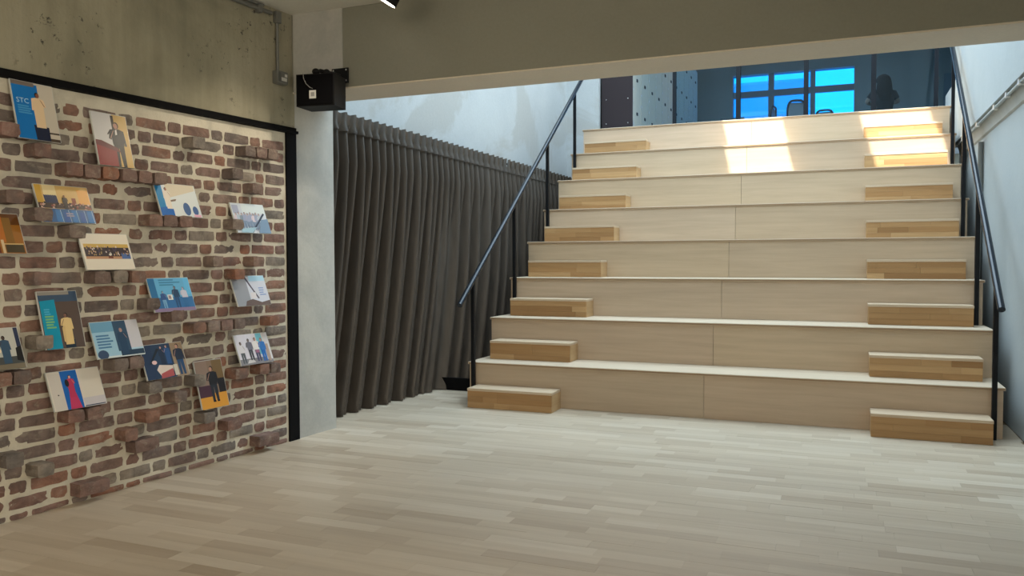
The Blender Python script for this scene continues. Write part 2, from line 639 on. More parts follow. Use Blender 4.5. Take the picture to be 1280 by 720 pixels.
# ------------------------------------------------------------------ column under the beam end, beam, ceiling
mb = MB()
prof = [(-0.55, -0.03), (0.0, -0.03), (0.0, 0.36), (-0.012, 0.372), (-0.55, 0.372)]
mb.prism(prof, 2, 0.0, 2.30, 0, WM)
mb.box((-3.365, 4.445, 2.30), (-2.985, 4.78, CEIL))
col = struct('wall_column', mb, M_COLUMN, 'grey concrete column between brickwork and dark curtain', 'column')
beam_mb = MB()
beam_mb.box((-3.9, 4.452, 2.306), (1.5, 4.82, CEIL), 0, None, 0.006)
beam_mb.box((-3.9, 4.455, 2.298), (1.5, 4.818, 2.311), 1)  # thin underside sheet carrying the lightened bounce colour
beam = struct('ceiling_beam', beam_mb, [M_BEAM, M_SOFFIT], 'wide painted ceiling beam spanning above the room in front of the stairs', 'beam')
mb = MB()
mb.box((-4.4, -3.0, CEIL), (1.5, 4.82, CEIL + 0.2))
struct('ceiling', mb, M_CEIL, 'dim painted ceiling of the lower room', 'ceiling')

# ------------------------------------------------------------------ walls of the stair hall
mb = MB()
mb.box((-0.62, 0.30, 0), (-0.45, 5.70, 5.6), 0, WM)
mb.box((-3.9, 10.12, 0), (-2.925, 10.19, 5.6))
struct('wall_left_stair', mb, M_WHITE, 'pale patched plaster wall above the dark curtains', 'wall')
mb = MB()
mb.box((1.02, -3.0, 2.35), (1.45, 9.62, 5.6))
mb.box((1.10, -3.0, 0), (1.45, 9.62, 2.35))
mb.box((1.02, 9.62, UP - 0.4), (1.20, 10.16, UP + 0.235))
wall_right = struct('wall_right', mb, M_WALLR, 'pale bluish white wall to the right of the stairs', 'wall')
mb = MB()
mb.prism([(1.055, 2.349), (1.10, 2.349), (1.10, 2.23), (1.085, 2.24)], 1, 4.9, 9.4)
struct('trim_1', mb, m_plaster('ledge_concrete', (0.47, 0.49, 0.48), (0.40, 0.42, 0.41), None, 3.0), 'rough grey ledge along the right wall', 'ledge')
mb = MB()
mb.box((-4.4, -3.0, 0), (1.5, -2.85, CEIL))
struct('wall_back', mb, M_CEIL, 'plain wall behind the viewer', 'wall')
mb = MB()
mb.box((-3.9, 4.5, CEIL), (1.45, 4.8, 5.6))
struct('wall_front_upper', mb, M_WHITE, 'white upstand wall above the beam', 'wall')
# roof over the stair hall with two narrow skylight slots, assumed from sun patches
SL = [(-1.955, -1.30), (-0.55, 0.135)]
SY0, SY1 = 7.22, 8.6
mb = MB()
mb.box((-3.9, 4.5, 5.6), (1.45, SY0, 5.72))
mb.box((-3.9, SY1, 5.6), (1.45, 10.3, 5.72))
mb.box((-3.9, SY0, 5.6), (SL[0][0], SY1, 5.72))
mb.box((SL[0][1], SY0, 5.6), (SL[1][0], SY1, 5.72))
mb.box((SL[1][1], SY0, 5.6), (1.45, SY1, 5.72))
struct('ceiling_stair', mb, M_WHITE, 'white roof slab over the stairs with two assumed skylight slots', 'ceiling')

# ------------------------------------------------------------------ floor of oak strips running along the steps
mb = MB()
mb.box((-4.4, -3.0, -0.15), (1.5, 10.3, -0.012))
floor = struct('floor', mb, M_SUB, 'pale oak strip floor of the lower room', 'floor')
ROW = 0.083
strips = []
row = 0
y = -2.85
while y < 6.70:
    x = -4.1 + RND.uniform(-0.5, 0)
    while x < 1.10:
        l = RND.choice((0.24, 0.30, 0.36, 0.42, 0.48, 0.60))
        a, b = max(x, -4.05), min(x + l, 1.095)
        if b - a > 0.02:
            strips.append((a, b, y, min(y + ROW, 6.70)))
        x += l
    y += ROW


def seen(sx, sy):
    d = Vector((sx, sy, -1.2))
    fw = d.dot(_f)
    if fw < 0.3:
        return 0
    u, v = 640 + FPX * d.dot(_r2) / fw, 360 - FPX * d.dot(_u2) / fw
    wall_x = W0.x + (sy - 4.5) * math.tan(WALL_A)
    if -40 < u < 1320 and v < 740 and sx > wall_x + 0.05 and (sy < 6.1 or (sx < -2.9 and sy > 6.1)):
        return 1 / fw ** 3
    return 0


strips.sort(key=lambda t: -(seen((t[0] + t[1]) / 2, (t[2] + t[3]) / 2) * (t[1] - t[0])))
GAP = 0.00025
unit = MB().box((0, 0, -0.0115), (1, 1, 0)).mesh('floor_strip', M_FLOOR)
for a, b, c, d in strips[:300]:
    o = link('floor_strip', unit, floor, (a + GAP, c + GAP, RND.uniform(-0.0005, 0.0003)))
    o.scale = (b - a - 2 * GAP, d - c - 2 * GAP, 1)
mb = MB()
for a, b, c, d in strips[300:]:
    dz = RND.uniform(-0.0005, 0.0003)
    mb.box((a + GAP, c + GAP, -0.0115), (b - GAP, d - GAP, dz))
tag(mb.build('smaller_floor_strips', M_FLOOR_I, floor), 'farther oak strips of the floor', None, None, 'stuff')
# upper floor
mb = MB()
mb.box((XL, Y0 + 8 * D, UP - 0.25), (1.0, 10.15, UP))
mb.box((-3.9, 10.15, UP - 0.25), (3.2, 18.0, UP))
struct('floor_upper', mb, m_plaster('upper_floor', (0.35, 0.35, 0.34), (0.3, 0.3, 0.3)), 'grey floor of the upper office level', 'floor')
mb = MB()
mb.box((-4.4, 10.16, 0), (1.5, 10.3, UP - 0.25))  # unseen, added to stop outside light leaking in under the seating
mb.box((-4.4, 4.82, 0), (-4.2, 10.3, 5.6))
struct('wall_under', mb, M_CONC, 'unseen concrete wall added behind the seating against light leaks', 'wall')
# black board closing the gap between curtain and stairs
mb = MB()
mb.box((-3.62, 6.66, 0.0), (XL - 0.012, 6.69, 0.115))
struct('baseboard_left', mb, M_FRAME, 'low black board closing the gap beside the stairs', 'board')

# ------------------------------------------------------------------ stepped seating
bl = thing('bleachers', 'wide pale plywood stepped seating of eight tiers', 'bleachers', (0, Y0, 0))
SEAM = -0.96
for i in range(8):
    y = i * D
    z0, z1 = i * T, (i + 1) * T - 0.020
    for a, b in ((XL + 0.012, SEAM - 0.0012), (SEAM + 0.0012, XR - 0.012)):
        MB().box((a, y, z0 + 0.001), (b, y + 0.018, z1), 0, None, 0.0012).build('riser_panel', M_PLY, bl)
    mb = MB()
    mb.box((XL, y - 0.008, z1 + 0.0005), (XR, y + D - 0.002 + (0.02 if i < 7 else 0), (i + 1) * T), 0, None, 0.002)
    mb.box((XL + 0.004, y - 0.0088, z1 + 0.003), (XR - 0.004, y - 0.006, (i + 1) * T - 0.006), 1)
    mb.build('tread', [M_TREAD, M_EDGE], bl)
poly = [(0.02, 0.0)]
for i in range(8):
    poly.append((i * D + 0.02, (i + 1) * T - 0.021))
    poly.append(((i + 1) * D + (0.02 if i < 7 else 0), (i + 1) * T - 0.021))
poly.append((8 * D, 0.0))
for x in (XL + 0.012, XR - 0.030):
    MB().prism(poly, 0, x, x + 0.018).build('side_panel', M_PLY, bl)

# half-height step blocks, one on each tread at both ends
BD, BH = 0.2212, 0.1586
STW = (BH - 0.020) / 3
ORD = ['floor', 'first', 'second', 'third', 'fourth', 'fifth', 'sixth', 'seventh']
top_mesh = {}
for side, x0, x1 in (('left', -2.8145, -2.0934), ('right', 0.1802, 0.8963)):
    W = x1 - x0
    for i in range(8):
        if i == 0:
            lab = 'wooden half step block on the floor at the %s foot of the seating' % side
        elif i == 7:
            lab = 'wooden half step block on the seventh tread, topmost of the %s flight' % side
        else:
            lab = 'wooden half step block on the %s tread from the floor, %s flight' % (ORD[i], side)
        b = thing('step_block', lab, 'step', (x0, Y0 + i * D - BD, i * T), 0, 'half step blocks of the two stair flights')
        key = side
        if key not in top_mesh:
            top_mesh[key] = (MB().box((-0.002, -0.003, BH - 0.020), (W + 0.002, BD - 0.0005 - 0.008, BH), 0, None, 0.002).mesh('top_board', M_BLOCKTOP),
                             MB().box((0, 0.019, 0.001), (0.018, BD - 0.001, BH - 0.0205)).mesh('side_board', M_BLOCKSIDE),
                             MB().box((0, 0, 0), (1, 0.0185, 1)).mesh('front_stave', M_STAVE))
        tm, sm, fm = top_mesh[key]
        link('top_board', tm, b)
        link('side_board', sm, b, (0, 0, 0))
        link('side_board', sm, b, (W - 0.018, 0, 0))
        rr = random.Random(50 + i + (100 if side == 'right' else 0))
        for k in range(3):
            cuts = sorted(rr.uniform(0.12, 0.88) for _ in range(2))
            if rr.random() < 0.4 or cuts[1] - cuts[0] < 0.12:
                cuts = cuts[:1]
            cuts = [0] + cuts + [1]
            for a, c in zip(cuts[:-1], cuts[1:]):
                o = link('front_stave', fm, b, (a * W + 0.0004, rr.uniform(0, 0.0006), 0.001 + k * STW + 0.0003))
                o.scale = ((c - a) * W - 0.0008, 1, STW - 0.0008)

# ------------------------------------------------------------------ handrails
def handrail(label, xs, p0, p1, xpost0, xpost1):
    root = thing('handrail', label, 'handrail', (xpost0, Y0, 0), 0, None)
    base = Vector((xpost0, Y0, 0))
    p0, p1 = Vector(p0), Vector(p1)
    mb = MB()
    mb.tube([p0 - base, p0 + (p1 - p0) * 0.5 - base, p1 - base], 0.0225, 18)
    mb.build('rail', M_RAIL, root)
    for k, i in enumerate((0, 2, 4, 6)):
        yp = Y0 + i * D - 0.030
        t = (yp - p0.y) / (p1.y - p0.y)
        zt = p0.z + (p1.z - p0.z) * t
        xp = p0.x + (p1.x - p0.x) * t
        zb = i * T
        MB().box((xp - base.x - 0.015, yp - Y0 - 0.015, zb), (xp - base.x + 0.015, yp - Y0 + 0.015, zt - 0.012), 0, None, 0.002).build('post', M_BLACK, root)


sl = 0.749
handrail('black steel handrail on the left side of the stepped seating, before the curtain', None,
         (-2.85, 5.86, 0.832), (-2.85, 9.75, 0.832 + sl * 3.89), -2.85, -2.85)
handrail('black steel handrail on the right side of the stepped seating, by the white wall', None,
         (0.925, 5.90, 0.872), (0.966, 9.75, 0.872 + 0.765 * 3.85), 0.925, 0.96)

# ------------------------------------------------------------------ curtains along the left stair wall
def smooth_noise(seed):
    r = random.Random(seed)
    t = [r.uniform(-1, 1) for _ in range(512)]

    def f(x):
        i = math.floor(x)
        u = x - i
        u = u * u * (3 - 2 * u)
        return t[i % 512] * (1 - u) + t[(i + 1) % 512] * u
    return f


def curtain(label, sa, sb, seed, lean):
    nf, nf2, nf3 = smooth_noise(seed), smooth_noise(seed + 1), smooth_noise(seed + 2)
    root = thing('curtain', label, 'curtain', on_wall(-0.27, (sa + sb) / 2, 0), 0, 'dark curtains on the stair wall')
    inv = Matrix.Translation(root.location).inverted()
    NU, NV = int((sb - sa) / 0.0065), 46
    HEAD = 0.13

    def ztop(s):
        return 2.348 - 0.0235 * s

    def tri(ph):
        t = (ph / (2 * math.pi)) % 1.0
        return 2.0 * (0.5 - 0.5 * math.cos(2 * math.pi * t)) ** 1.25 - 0.95

    def off(s, v):
        # v = 0 top .. 1 bottom
        k = min(1, max(0, (v - 0.05) / 0.55))
        k = k * k * (3 - 2 * k)
        sl_ = s + lean * v ** 1.6 + 0.025 * nf3(s * 1.7) * v
        ph = 2 * math.pi * (sl_ / 0.098 + 0.35 * nf(sl_ * 3.1))
        sub_ = 0.5 + 0.5 * nf2(sl_ * 1.6 + 3)
        a = 0.012 + 0.042 * min(1, v / 0.16)
        own = tri(ph) * (1 - 0.50 * k * sub_)
        merged = tri(ph * 0.5 + 1.6 * nf2(sl_ * 1.1)) * (0.35 + 0.85 * sub_) * k
        return a * own + 0.066 * merged + 0.006 * k * nf3(sl_ * 13)

    def sheet(v0, v1, nv, extra, thick):
        mb = MB()
        vs = []
        for j in range(nv + 1):
            for i in range(NU + 1):
                s = sa + (sb - sa) * i / NU
                v = v0 + (v1 - v0) * j / nv
                zt = ztop(s)
                z = zt + (0.006 - zt) * v
                vs.append(inv @ on_wall(-0.27 + off(s, v) + extra, s, z))
        fs = [((j + 1) * (NU + 1) + i, (j + 1) * (NU + 1) + i + 1, j * (NU + 1) + i + 1, j * (NU + 1) + i) for j in range(nv) for i in range(NU)]
        mb.add(vs, fs, 0, True)
        return mb
    o = sheet(0.058, 1.0, NV, 0, 0).build('cloth', M_CURT, root)
    # pinched pleat heading with crisp narrow pleats
    mb = MB()
    vs = []
    rows = [(0.062, 0.004), (0.058, 0.007), (0.030, 0.004), (0.0, 0.006)]
    for v, ex in rows:
        for i in range(NU + 1):
            s = sa + (sb - sa) * i / NU
            ph = 2 * math.pi * (s / 0.098 + 0.35 * nf(s * 3.1))
            pk = max(0, math.sin(ph)) ** 0.6 * 0.020
            if v < 0.01:
                ztop_s = ztop(s) + 0.006 * math.sin(ph)
            else:
                ztop_s = ztop(s)
            z = ztop_s + (0.006 - ztop(s)) * v
            s_ = s + (0.06 - v) * 0.5
            vs.append(inv @ on_wall(-0.27 + pk + ex + (off(s, v) if v > 0.05 else 0.0), s_, z))
    nr = len(rows)
    fs = [(j * (NU + 1) + i, j * (NU + 1) + i + 1, (j + 1) * (NU + 1) + i + 1, (j + 1) * (NU + 1) + i) for j in range(nr - 1) for i in range(NU)]
    mb.add(vs, fs, 0, True)
    mb.build('pleat_heading', M_CURT, root)
    mb = MB()
    mb.box((-0.02, sa, 2.24), (0.0, sb, 2.27))
    return root


curtain('long dark brown pleated curtain nearest the concrete column', 0.43, 3.50, 11, 0.34)
curtain('dark brown pleated curtain running up behind the left handrail', 3.53, 6.45, 23, 0.10)
mb = MB()
p_ = [on_wall(-0.345, s, 2.325 - 0.0235 * s) for s in (0.40, 6.5)]
mb.tube(p_, 0.012, 10)
rod = mb.build('curtain_rail', M_BLACK)
tag(rod, 'thin black rail carrying the dark curtains', 'curtain rail')
for s in (0.6, 2.0, 3.4, 4.8, 6.2):
    q0, q1 = on_wall(-0.345, s, 2.325 - 0.0235 * s), on_wall(-0.452, s, 2.325 - 0.0235 * s)
    MB().tube([q0, q1], 0.008, 8).build('bracket', M_BLACK, rod)

# ------------------------------------------------------------------ framed photographs leaning on the brick shelves
PM = {}


def pcol(c):
    if c not in PM:
        PM[c] = mat('print_%d_%d_%d' % c, rgb(*[min(255, x * 1.06) for x in c]), 0.35, 0, 0.4)
    return PM[c]


class Print:
    def __init__(self, w, h):
        self.w, self.h = w, h
        self.mb = MB()
        self.cols = []
        self.lay = 0

    def ci(self, c):
        if c not in self.cols:
            self.cols.append(c)
        return self.cols.index(c)

    def poly(self, pts, c):
        self.lay += 1
        x = 0.0002 + 0.00006 * self.lay
        vs = [(x, min(1, max(0, u)) * self.w - self.w / 2, min(1, max(0, v)) * self.h) for u, v in pts]
        self.mb.add(vs, [list(range(len(vs)))], self.ci(c))
        return self

    def rect(self, u0, v0, u1, v1, c):
        return self.poly([(u0, v0), (u1, v0), (u1, v1), (u0, v1)], c)

    def ell(self, cu, cv, ru, rv, c, n=14):
        return self.poly([(cu + ru * math.cos(2 * math.pi * k / n), cv + rv * math.sin(2 * math.pi * k / n)) for k in range(n)], c)

    def person(self, cu, v0, ht, shirt, trousers, skin=(150, 105, 85), hair=(28, 22, 22), facing=1, half=False):
        """a small printed standing figure, v0 = feet (or waist), ht = height as a share of the print"""
        a = self.h / self.w
        wd = ht * a * 1.22
        hd = ht * 0.075
        top = v0 + ht
        sh = top - 0.17 * ht
        hip = v0 + (0.0 if half else 0.48 * ht)
        if not half:
            self.poly([(cu - 0.085 * wd, v0), (cu - 0.02 * wd, v0), (cu - 0.005 * wd, hip), (cu - 0.10 * wd, hip + 0.03)], trousers)
            self.poly([(cu + 0.03 * wd, v0), (cu + 0.095 * wd, v0), (cu + 0.10 * wd, hip + 0.03), (cu - 0.01 * wd, hip)], trousers)
        self.poly([(cu - 0.035 * wd, sh - 0.02), (cu + 0.035 * wd, sh - 0.02), (cu + 0.03 * wd, top - 0.09 * ht), (cu - 0.03 * wd, top - 0.09 * ht)], skin)
        self.poly([(cu - 0.11 * wd, hip), (cu + 0.11 * wd, hip), (cu + 0.12 * wd, sh - 0.10 * ht), (cu + 0.135 * wd, sh - 0.02 * ht), (cu + 0.05 * wd, sh + 0.015 * ht),
                   (cu - 0.05 * wd, sh + 0.015 * ht), (cu - 0.135 * wd, sh - 0.02 * ht), (cu - 0.12 * wd, sh - 0.10 * ht)], shirt)
        # bent arm with a microphone
        f = facing
        e = (cu + f * 0.155 * wd, sh - 0.22 * ht)
        hnd = (cu + f * 0.06 * wd, sh - 0.02 * ht)
        self.poly([(cu + f * 0.10 * wd, sh - 0.02 * ht), (cu + f * 0.14 * wd, sh - 0.03 * ht), (e[0] + f * 0.02 * wd, e[1]), (e[0] - f * 0.03 * wd, e[1] - 0.02 * ht)], shirt)
        self.poly([(e[0] + f * 0.01 * wd, e[1] - 0.02 * ht), (e[0] - f * 0.03 * wd, e[1] + 0.03 * ht), (hnd[0] - f * 0.01 * wd, hnd[1] + 0.01 * ht), (hnd[0] + f * 0.02 * wd, hnd[1] - 0.03 * ht)], skin)
        # other arm hanging
        self.poly([(cu - f * 0.135 * wd, sh - 0.02 * ht), (cu - f * 0.09 * wd, sh - 0.03 * ht), (cu - f * 0.12 * wd, sh - 0.36 * ht), (cu - f * 0.16 * wd, sh - 0.35 * ht)], shirt)
        # head
        self.ell(cu, top - hd, hd * a * 0.82, hd * 1.0, hair)
        self.ell(cu + f * 0.012 * wd, top - hd * 1.18, hd * a * 0.66, hd * 0.80, skin)
        return self

    def lines(self, u0, v0, u1, v1, n, c, seed=1, h=0.5):
        r = random.Random(seed)
        st = (v1 - v0) / n
        for k in range(n):
            self.rect(u0, v1 - st * (k + h), u0 + (u1 - u0) * r.uniform(0.6, 1.0), v1 - st * k, c)
        return self


WHITE = (225, 225, 222)


def photo_prints():
    P = []

    def new(w, h, bg):
        p = Print(w, h)
        p.rect(0, 0, 1, 1, bg)
        P.append(p)
        return p
    w1, h1, w2, h2 = 0.196, 0.278, 0.270, 0.192
    p = new(w1, h1, (196, 188, 176))                                     # 1 man before blue banner
    p.rect(0, 0, 0.62, 0.97, (8, 112, 190)).rect(0, 0.93, 0.55, 1.0, (120, 110, 105)).rect(0.62, 0, 1, 0.05, (70, 56, 46)).rect(0.62, 0.13, 1, 0.16, (70, 60, 52))
    p.lines(0.08, 0.42, 0.46, 0.58, 4, (70, 150, 205), 3, 0.6)
    p.poly([(0.42, 0), (0.76, 0), (0.76, 0.24), (0.40, 0.26)], (22, 30, 58))
    p.person(0.58, 0.22, 0.62, (222, 196, 162), (22, 30, 58), (130, 82, 66), (24, 18, 18), 1, True)
    p = new(w1, h1, (196, 196, 200))                                     # 2 speaker at podium
    p.rect(0.58, 0, 1, 1, (186, 156, 92)).rect(0.54, 0.2, 0.62, 0.98, (36, 30, 26))
    p.person(0.66, 0.0, 0.86, (20, 24, 30), (18, 20, 26), (172, 130, 116), (34, 24, 22), -1)
    p.poly([(0.60, 0.60), (0.66, 0.62), (0.66, 0.72), (0.61, 0.70)], (214, 210, 208))
    p.poly([(0.0, 0), (0.56, 0), (0.56, 0.30), (0.0, 0.42)], (124, 22, 24)).poly([(0, 0.38), (0.70, 0.27), (0.60, 0.36), (0.16, 0.47), (0, 0.47)], (92, 20, 26))
    p.poly([(0.36, 0.60), (0.40, 0.60), (0.50, 0.69), (0.47, 0.71)], (26, 26, 28))
    p = new(w2, h2, (206, 174, 112))                                     # 3 lecture hall, blue chairs
    p.rect(0, 0.5, 0.11, 1, (196, 156, 62)).rect(0.14, 0.6, 0.38, 1, (222, 206, 160)).rect(0.78, 0.45, 1, 0.92, (214, 158, 72))
    for k in range(6):
        p.poly([(0.14 + k * 0.04, 0.5), (0.18 + k * 0.04, 0.5), (0.17 + k * 0.04, 0.72), (0.13 + k * 0.04, 0.74)], (32, 44, 84))
    p.rect(0, 0.38, 1, 0.52, (62, 46, 42)).rect(0.64, 0.46, 0.72, 0.68, (126, 62, 40))
    rr = random.Random(3)
    for k in range(46):
        p.ell(rr.uniform(0.02, 0.98), rr.uniform(0.36, 0.52), 0.022, 0.03, rr.choice([(40, 28, 26), (176, 132, 116), (128, 62, 60), (200, 170, 160), (30, 26, 30)]), 8)
    p.person(0.50, 0.34, 0.40, (44, 34, 30), (30, 26, 26), (150, 110, 90), (40, 24, 18), 1, True)
    p.rect(0.0, 0, 1, 0.36, (28, 88, 148))
    for k in range(5):
        u = 0.26 + k * 0.15
        p.poly([(u, 0.02), (u + 0.11, 0.02), (u + 0.10, 0.33 - 0.04 * (k % 2)), (u + 0.01, 0.33 - 0.04 * (k % 2))], (22, 82, 158) if k % 2 else (34, 112, 182))
        p.poly([(u + 0.115, 0.0), (u + 0.125, 0.0), (u + 0.11, 0.34), (u + 0.10, 0.34)], (170, 200, 222))
    p.lines(0.46, 0.14, 0.62, 0.26, 2, (150, 150, 176), 5, 0.6)
    p = new(0.207, h2, (150, 98, 32))                                    # 4 warm lit empty room
    p.rect(0, 0.72, 1, 1, (96, 58, 22)).poly([(0.30, 0.2), (0.62, 0.3), (0.62, 0.92), (0.30, 0.86)], (176, 104, 36)).rect(0.62, 0.2, 0.80, 0.9, (128, 92, 34))
    p.poly([(0.0, 0.0), (0.46, 0.0), (0.46, 0.38), (0, 0.42)], (102, 46, 24)).rect(0.50, 0.0, 0.56, 0.34, (206, 186, 150)).rect(0.58, 0.02, 0.97, 0.22, (62, 52, 28)).rect(0.56, 0.22, 0.98, 0.25, (200, 172, 116))
    p = new(w2, h2, (218, 212, 200))                                     # 5 white mount with long group picture
    p.rect(0.04, 0.30, 0.97, 0.72, (54, 42, 50)).rect(0.04, 0.62, 0.97, 0.72, (196, 164, 84)).rect(0.04, 0.30, 0.97, 0.37, (182, 138, 106)).rect(0.78, 0.30, 0.97, 0.46, (74, 104, 164))
    rr = random.Random(5)
    for k in range(80):
        c = rr.choice([(28, 22, 30), (190, 160, 140), (66, 56, 84), (150, 128, 90), (40, 34, 52), (210, 200, 200)])
        p.ell(rr.uniform(0.07, 0.94), rr.uniform(0.40, 0.64), 0.014, 0.028, c, 8)
    p.rect(0.48, 0.31, 0.58, 0.37, (104, 48, 30)).ell(0.53, 0.41, 0.03, 0.03, (220, 216, 206), 10)
    p = new(w2, h2, (214, 222, 226))                                     # 6 man pointing, two dark ovals
    p.rect(0, 0, 0.16, 0.98, (24, 128, 186)).poly([(0.25, 0.55), (0.98, 0.84), (0.98, 1.0), (0.25, 1.0)], (212, 204, 186)).poly([(0, 0), (0.32, 0), (0.32, 0.22), (0.18, 0.28), (0, 0.24)], (28, 102, 184))
    p.person(0.24, 0.22, 0.66, (224, 216, 206), (40, 80, 160), (160, 112, 92), (26, 24, 28), 1, True)
    p.poly([(0.30, 0.44), (0.42, 0.47), (0.45, 0.53), (0.42, 0.53), (0.30, 0.49)], (126, 110, 96))
    p.ell(0.66, 0.24, 0.09, 0.20, (74, 104, 152), 20).ell(0.87, 0.20, 0.07, 0.14, (74, 104, 156), 20).rect(0.80, 0.0, 0.98, 0.08, (222, 176, 200))
    p = new(w2, h2, (196, 206, 220))                                     # 7 pale group picture with dark diagonal
    p.rect(0.3, 0.68, 1, 1, (204, 216, 222)).rect(0.02, 0.66, 0.2, 0.94, (160, 168, 196))
    rr = random.Random(7)
    for k in range(9):
        u = 0.08 + k * 0.085
        p.person(u, 0.10 + 0.03 * (k % 2), 0.58, rr.choice([(150, 160, 190), (176, 190, 206), (206, 196, 210), (120, 140, 160)]), (120, 140, 170), (190, 170, 170), (110, 110, 130), 1 if k % 2 else -1)
    p.poly([(0.62, 0.0), (1, 0), (1, 0.5), (0.78, 0.46)], (112, 140, 172)).poly([(0.40, 0.02), (0.44, 0.0), (0.94, 0.66), (0.90, 0.70)], (30, 40, 66)).poly([(0.1, 0), (0.42, 0), (0.60, 0.20), (0.1, 0.12)], (150, 186, 206))
    p = new(w2, h2, (96, 170, 214))                                      # 8 award scene, blue
    p.rect(0, 0, 0.16, 1, (40, 108, 160)).rect(0, 0.1, 1, 0.42, (46, 106, 164)).rect(0, 0, 1, 0.10, (134, 116, 150)).rect(0.86, 0.5, 1, 1, (96, 178, 226))
    p.lines(0.26, 0.74, 0.78, 0.96, 3, (58, 128, 172), 8, 0.5)
    p.person(0.60, 0.10, 0.66, (28, 62, 96), (30, 74, 122), (120, 120, 130), (36, 56, 84), -1).person(0.28, 0.10, 0.52, (50, 84, 140), (110, 160, 200), (150, 160, 180), (46, 70, 110), 1)
    p.person(0.80, 0.10, 0.62, (196, 196, 216), (44, 104, 160), (180, 170, 190), (90, 120, 160), -1).rect(0.38, 0.34, 0.50, 0.50, (220, 224, 224)).rect(0.40, 0.37, 0.46, 0.47, (150, 130, 140))
    p = new(w2, h2, (142, 146, 156))                                     # 9 grey sheet with dark curve and reflection
    p.rect(0.42, 0.10, 1, 0.98, (198, 202, 216)).rect(0.52, 0.82, 1, 1, (168, 206, 226)).poly([(0.36, 1), (0.42, 1), (0.56, 0.6), (0.70, 0.24), (0.66, 0.22), (0.52, 0.58)], (72, 64, 82))
    p.poly([(0.22, 0), (1, 0), (1, 0.16), (0.74, 0.10), (0.48, 0.22), (0.28, 0.16)], (96, 78, 72)).lines(0.74, 0.30, 0.94, 0.60, 4, (128, 150, 196), 9, 0.5).rect(0.46, 0.24, 0.62, 0.44, (210, 206, 212))
    p = new(w1, h1, (86, 72, 66))                                        # 10 woman in cream jacket, turquoise banner
    p.rect(0, 0.82, 1, 1, (58, 78, 104)).rect(0, 0.94, 0.8, 1, (140, 136, 130)).poly([(0.02, 0), (0.42, 0), (0.40, 0.86), (0.02, 0.84)], (8, 142, 178))
    p.lines(0.10, 0.58, 0.30, 0.70, 3, (76, 170, 206), 4, 0.55).lines(0.10, 0.34, 0.36, 0.58, 5, (118, 180, 120), 10, 0.6)
    p.poly([(0.50, 0), (0.76, 0), (0.76, 0.14), (0.48, 0.14)], (28, 44, 62)).person(0.62, 0.06, 0.56, (216, 190, 136), (30, 44, 60), (124, 90, 80), (36, 30, 30), -1, True)
    p.poly([(0.48, 0.36), (0.56, 0.40), (0.54, 0.08), (0.48, 0.12)], (206, 180, 128))
    p = new(w2, h2, (150, 190, 214))                                     # 11 bald man thinking beside slide
    p.rect(0, 0.72, 0.46, 1, (104, 156, 190)).rect(0.46, 0.16, 0.74, 1, (46, 74, 102)).rect(0.74, 0.22, 1, 1, (196, 196, 206)).rect(0, 0, 1, 0.05, (200, 210, 214)).rect(0.50, 0.03, 1, 0.17, (34, 56, 78)).rect(0.74, 0.18, 1, 0.22, (170, 200, 220))
    p.lines(0.06, 0.24, 0.40, 0.64, 5, (72, 120, 164), 11, 0.55)
    p.person(0.60, 0.04, 0.76, (32, 62, 92), (30, 50, 70), (168, 138, 130), (152, 124, 118), 1, True).ell(0.12, 0.10, 0.11, 0.13, (52, 72, 104), 14)
    p = new(0.190, h2, (186, 188, 184))                                  # 12 man in blue, cut by the picture edge
    p.rect(0, 0, 1, 0.30, (70, 74, 76)).rect(0.90, 0.30, 1, 1, (40, 50, 80)).poly([(0.84, 0.2), (1, 0.15), (1, 0.55), (0.86, 0.5)], (18, 16, 20)).rect(0, 0, 1, 0.12, (116, 108, 92))
    p.person(0.62, 0.14, 0.68, (52, 80, 108), (50, 70, 84), (70, 52, 48), (34, 30, 30), -1, True).ell(0.44, 0.46, 0.08, 0.06, (226, 216, 196), 12)
    p = new(w2, h2, (30, 52, 82))                                        # 13 people round a white box
    p.rect(0, 0, 0.24, 1, (26, 46, 80)).rect(0.70, 0, 1, 1, (148, 128, 104)).poly([(0.34, 0.40), (0.66, 0.34), (0.64, 0.16), (0.34, 0.06), (0.26, 0.26)], (212, 200, 192)).poly([(0.32, 0.0), (0.64, 0.04), (0.64, 0.26), (0.34, 0.14)], (164, 76, 78))
    p.person(0.46, 0.40, 0.54, (22, 36, 62), (20, 30, 50), (196, 150, 140), (84, 60, 52), 1, True).person(0.60, 0.40, 0.56, (36, 76, 130), (30, 40, 60), (190, 150, 140), (60, 44, 40), -1, True)
    p.person(0.86, 0.04, 0.92, (24, 32, 54), (34, 66, 104), (186, 146, 130), (40, 30, 28), -1).rect(0.66, 0.04, 0.76, 0.36, (196, 192, 180))
    p.poly([(0.12, 0.44), (0.16, 0.44), (0.42, 0.86), (0.36, 0.88)], (16, 20, 32)).ell(0.24, 0.48, 0.06, 0.06, (226, 190, 190), 10)
    p = new(w2, h2, (206, 200, 190))                                     # 14 woman in red dress, blue banner
    p.rect(0.24, 0.0, 0.56, 1, (12, 92, 176)).rect(0.02, 0, 0.24, 0.96, (196, 190, 184)).rect(0.58, 0.0, 1.0, 0.24, (190, 186, 192)).rect(0.58, 0.015, 0.98, 0.04, (50, 60, 84)).ell(0.13, 0.40, 0.015, 0.02, (60, 56, 60), 8)
    p.poly([(0.30, 0.0), (0.52, 0.0), (0.46, 0.42), (0.34, 0.42)], (182, 50, 92)).person(0.40, 0.30, 0.58, (176, 46, 84), (170, 48, 90), (206, 156, 140), (34, 24, 26), 1, True)
    p.ell(0.335, 0.68, 0.04, 0.10, (34, 24, 26), 10)
    p = new(w1, h1, (128, 108, 92))                                      # 15 man in black on orange stage
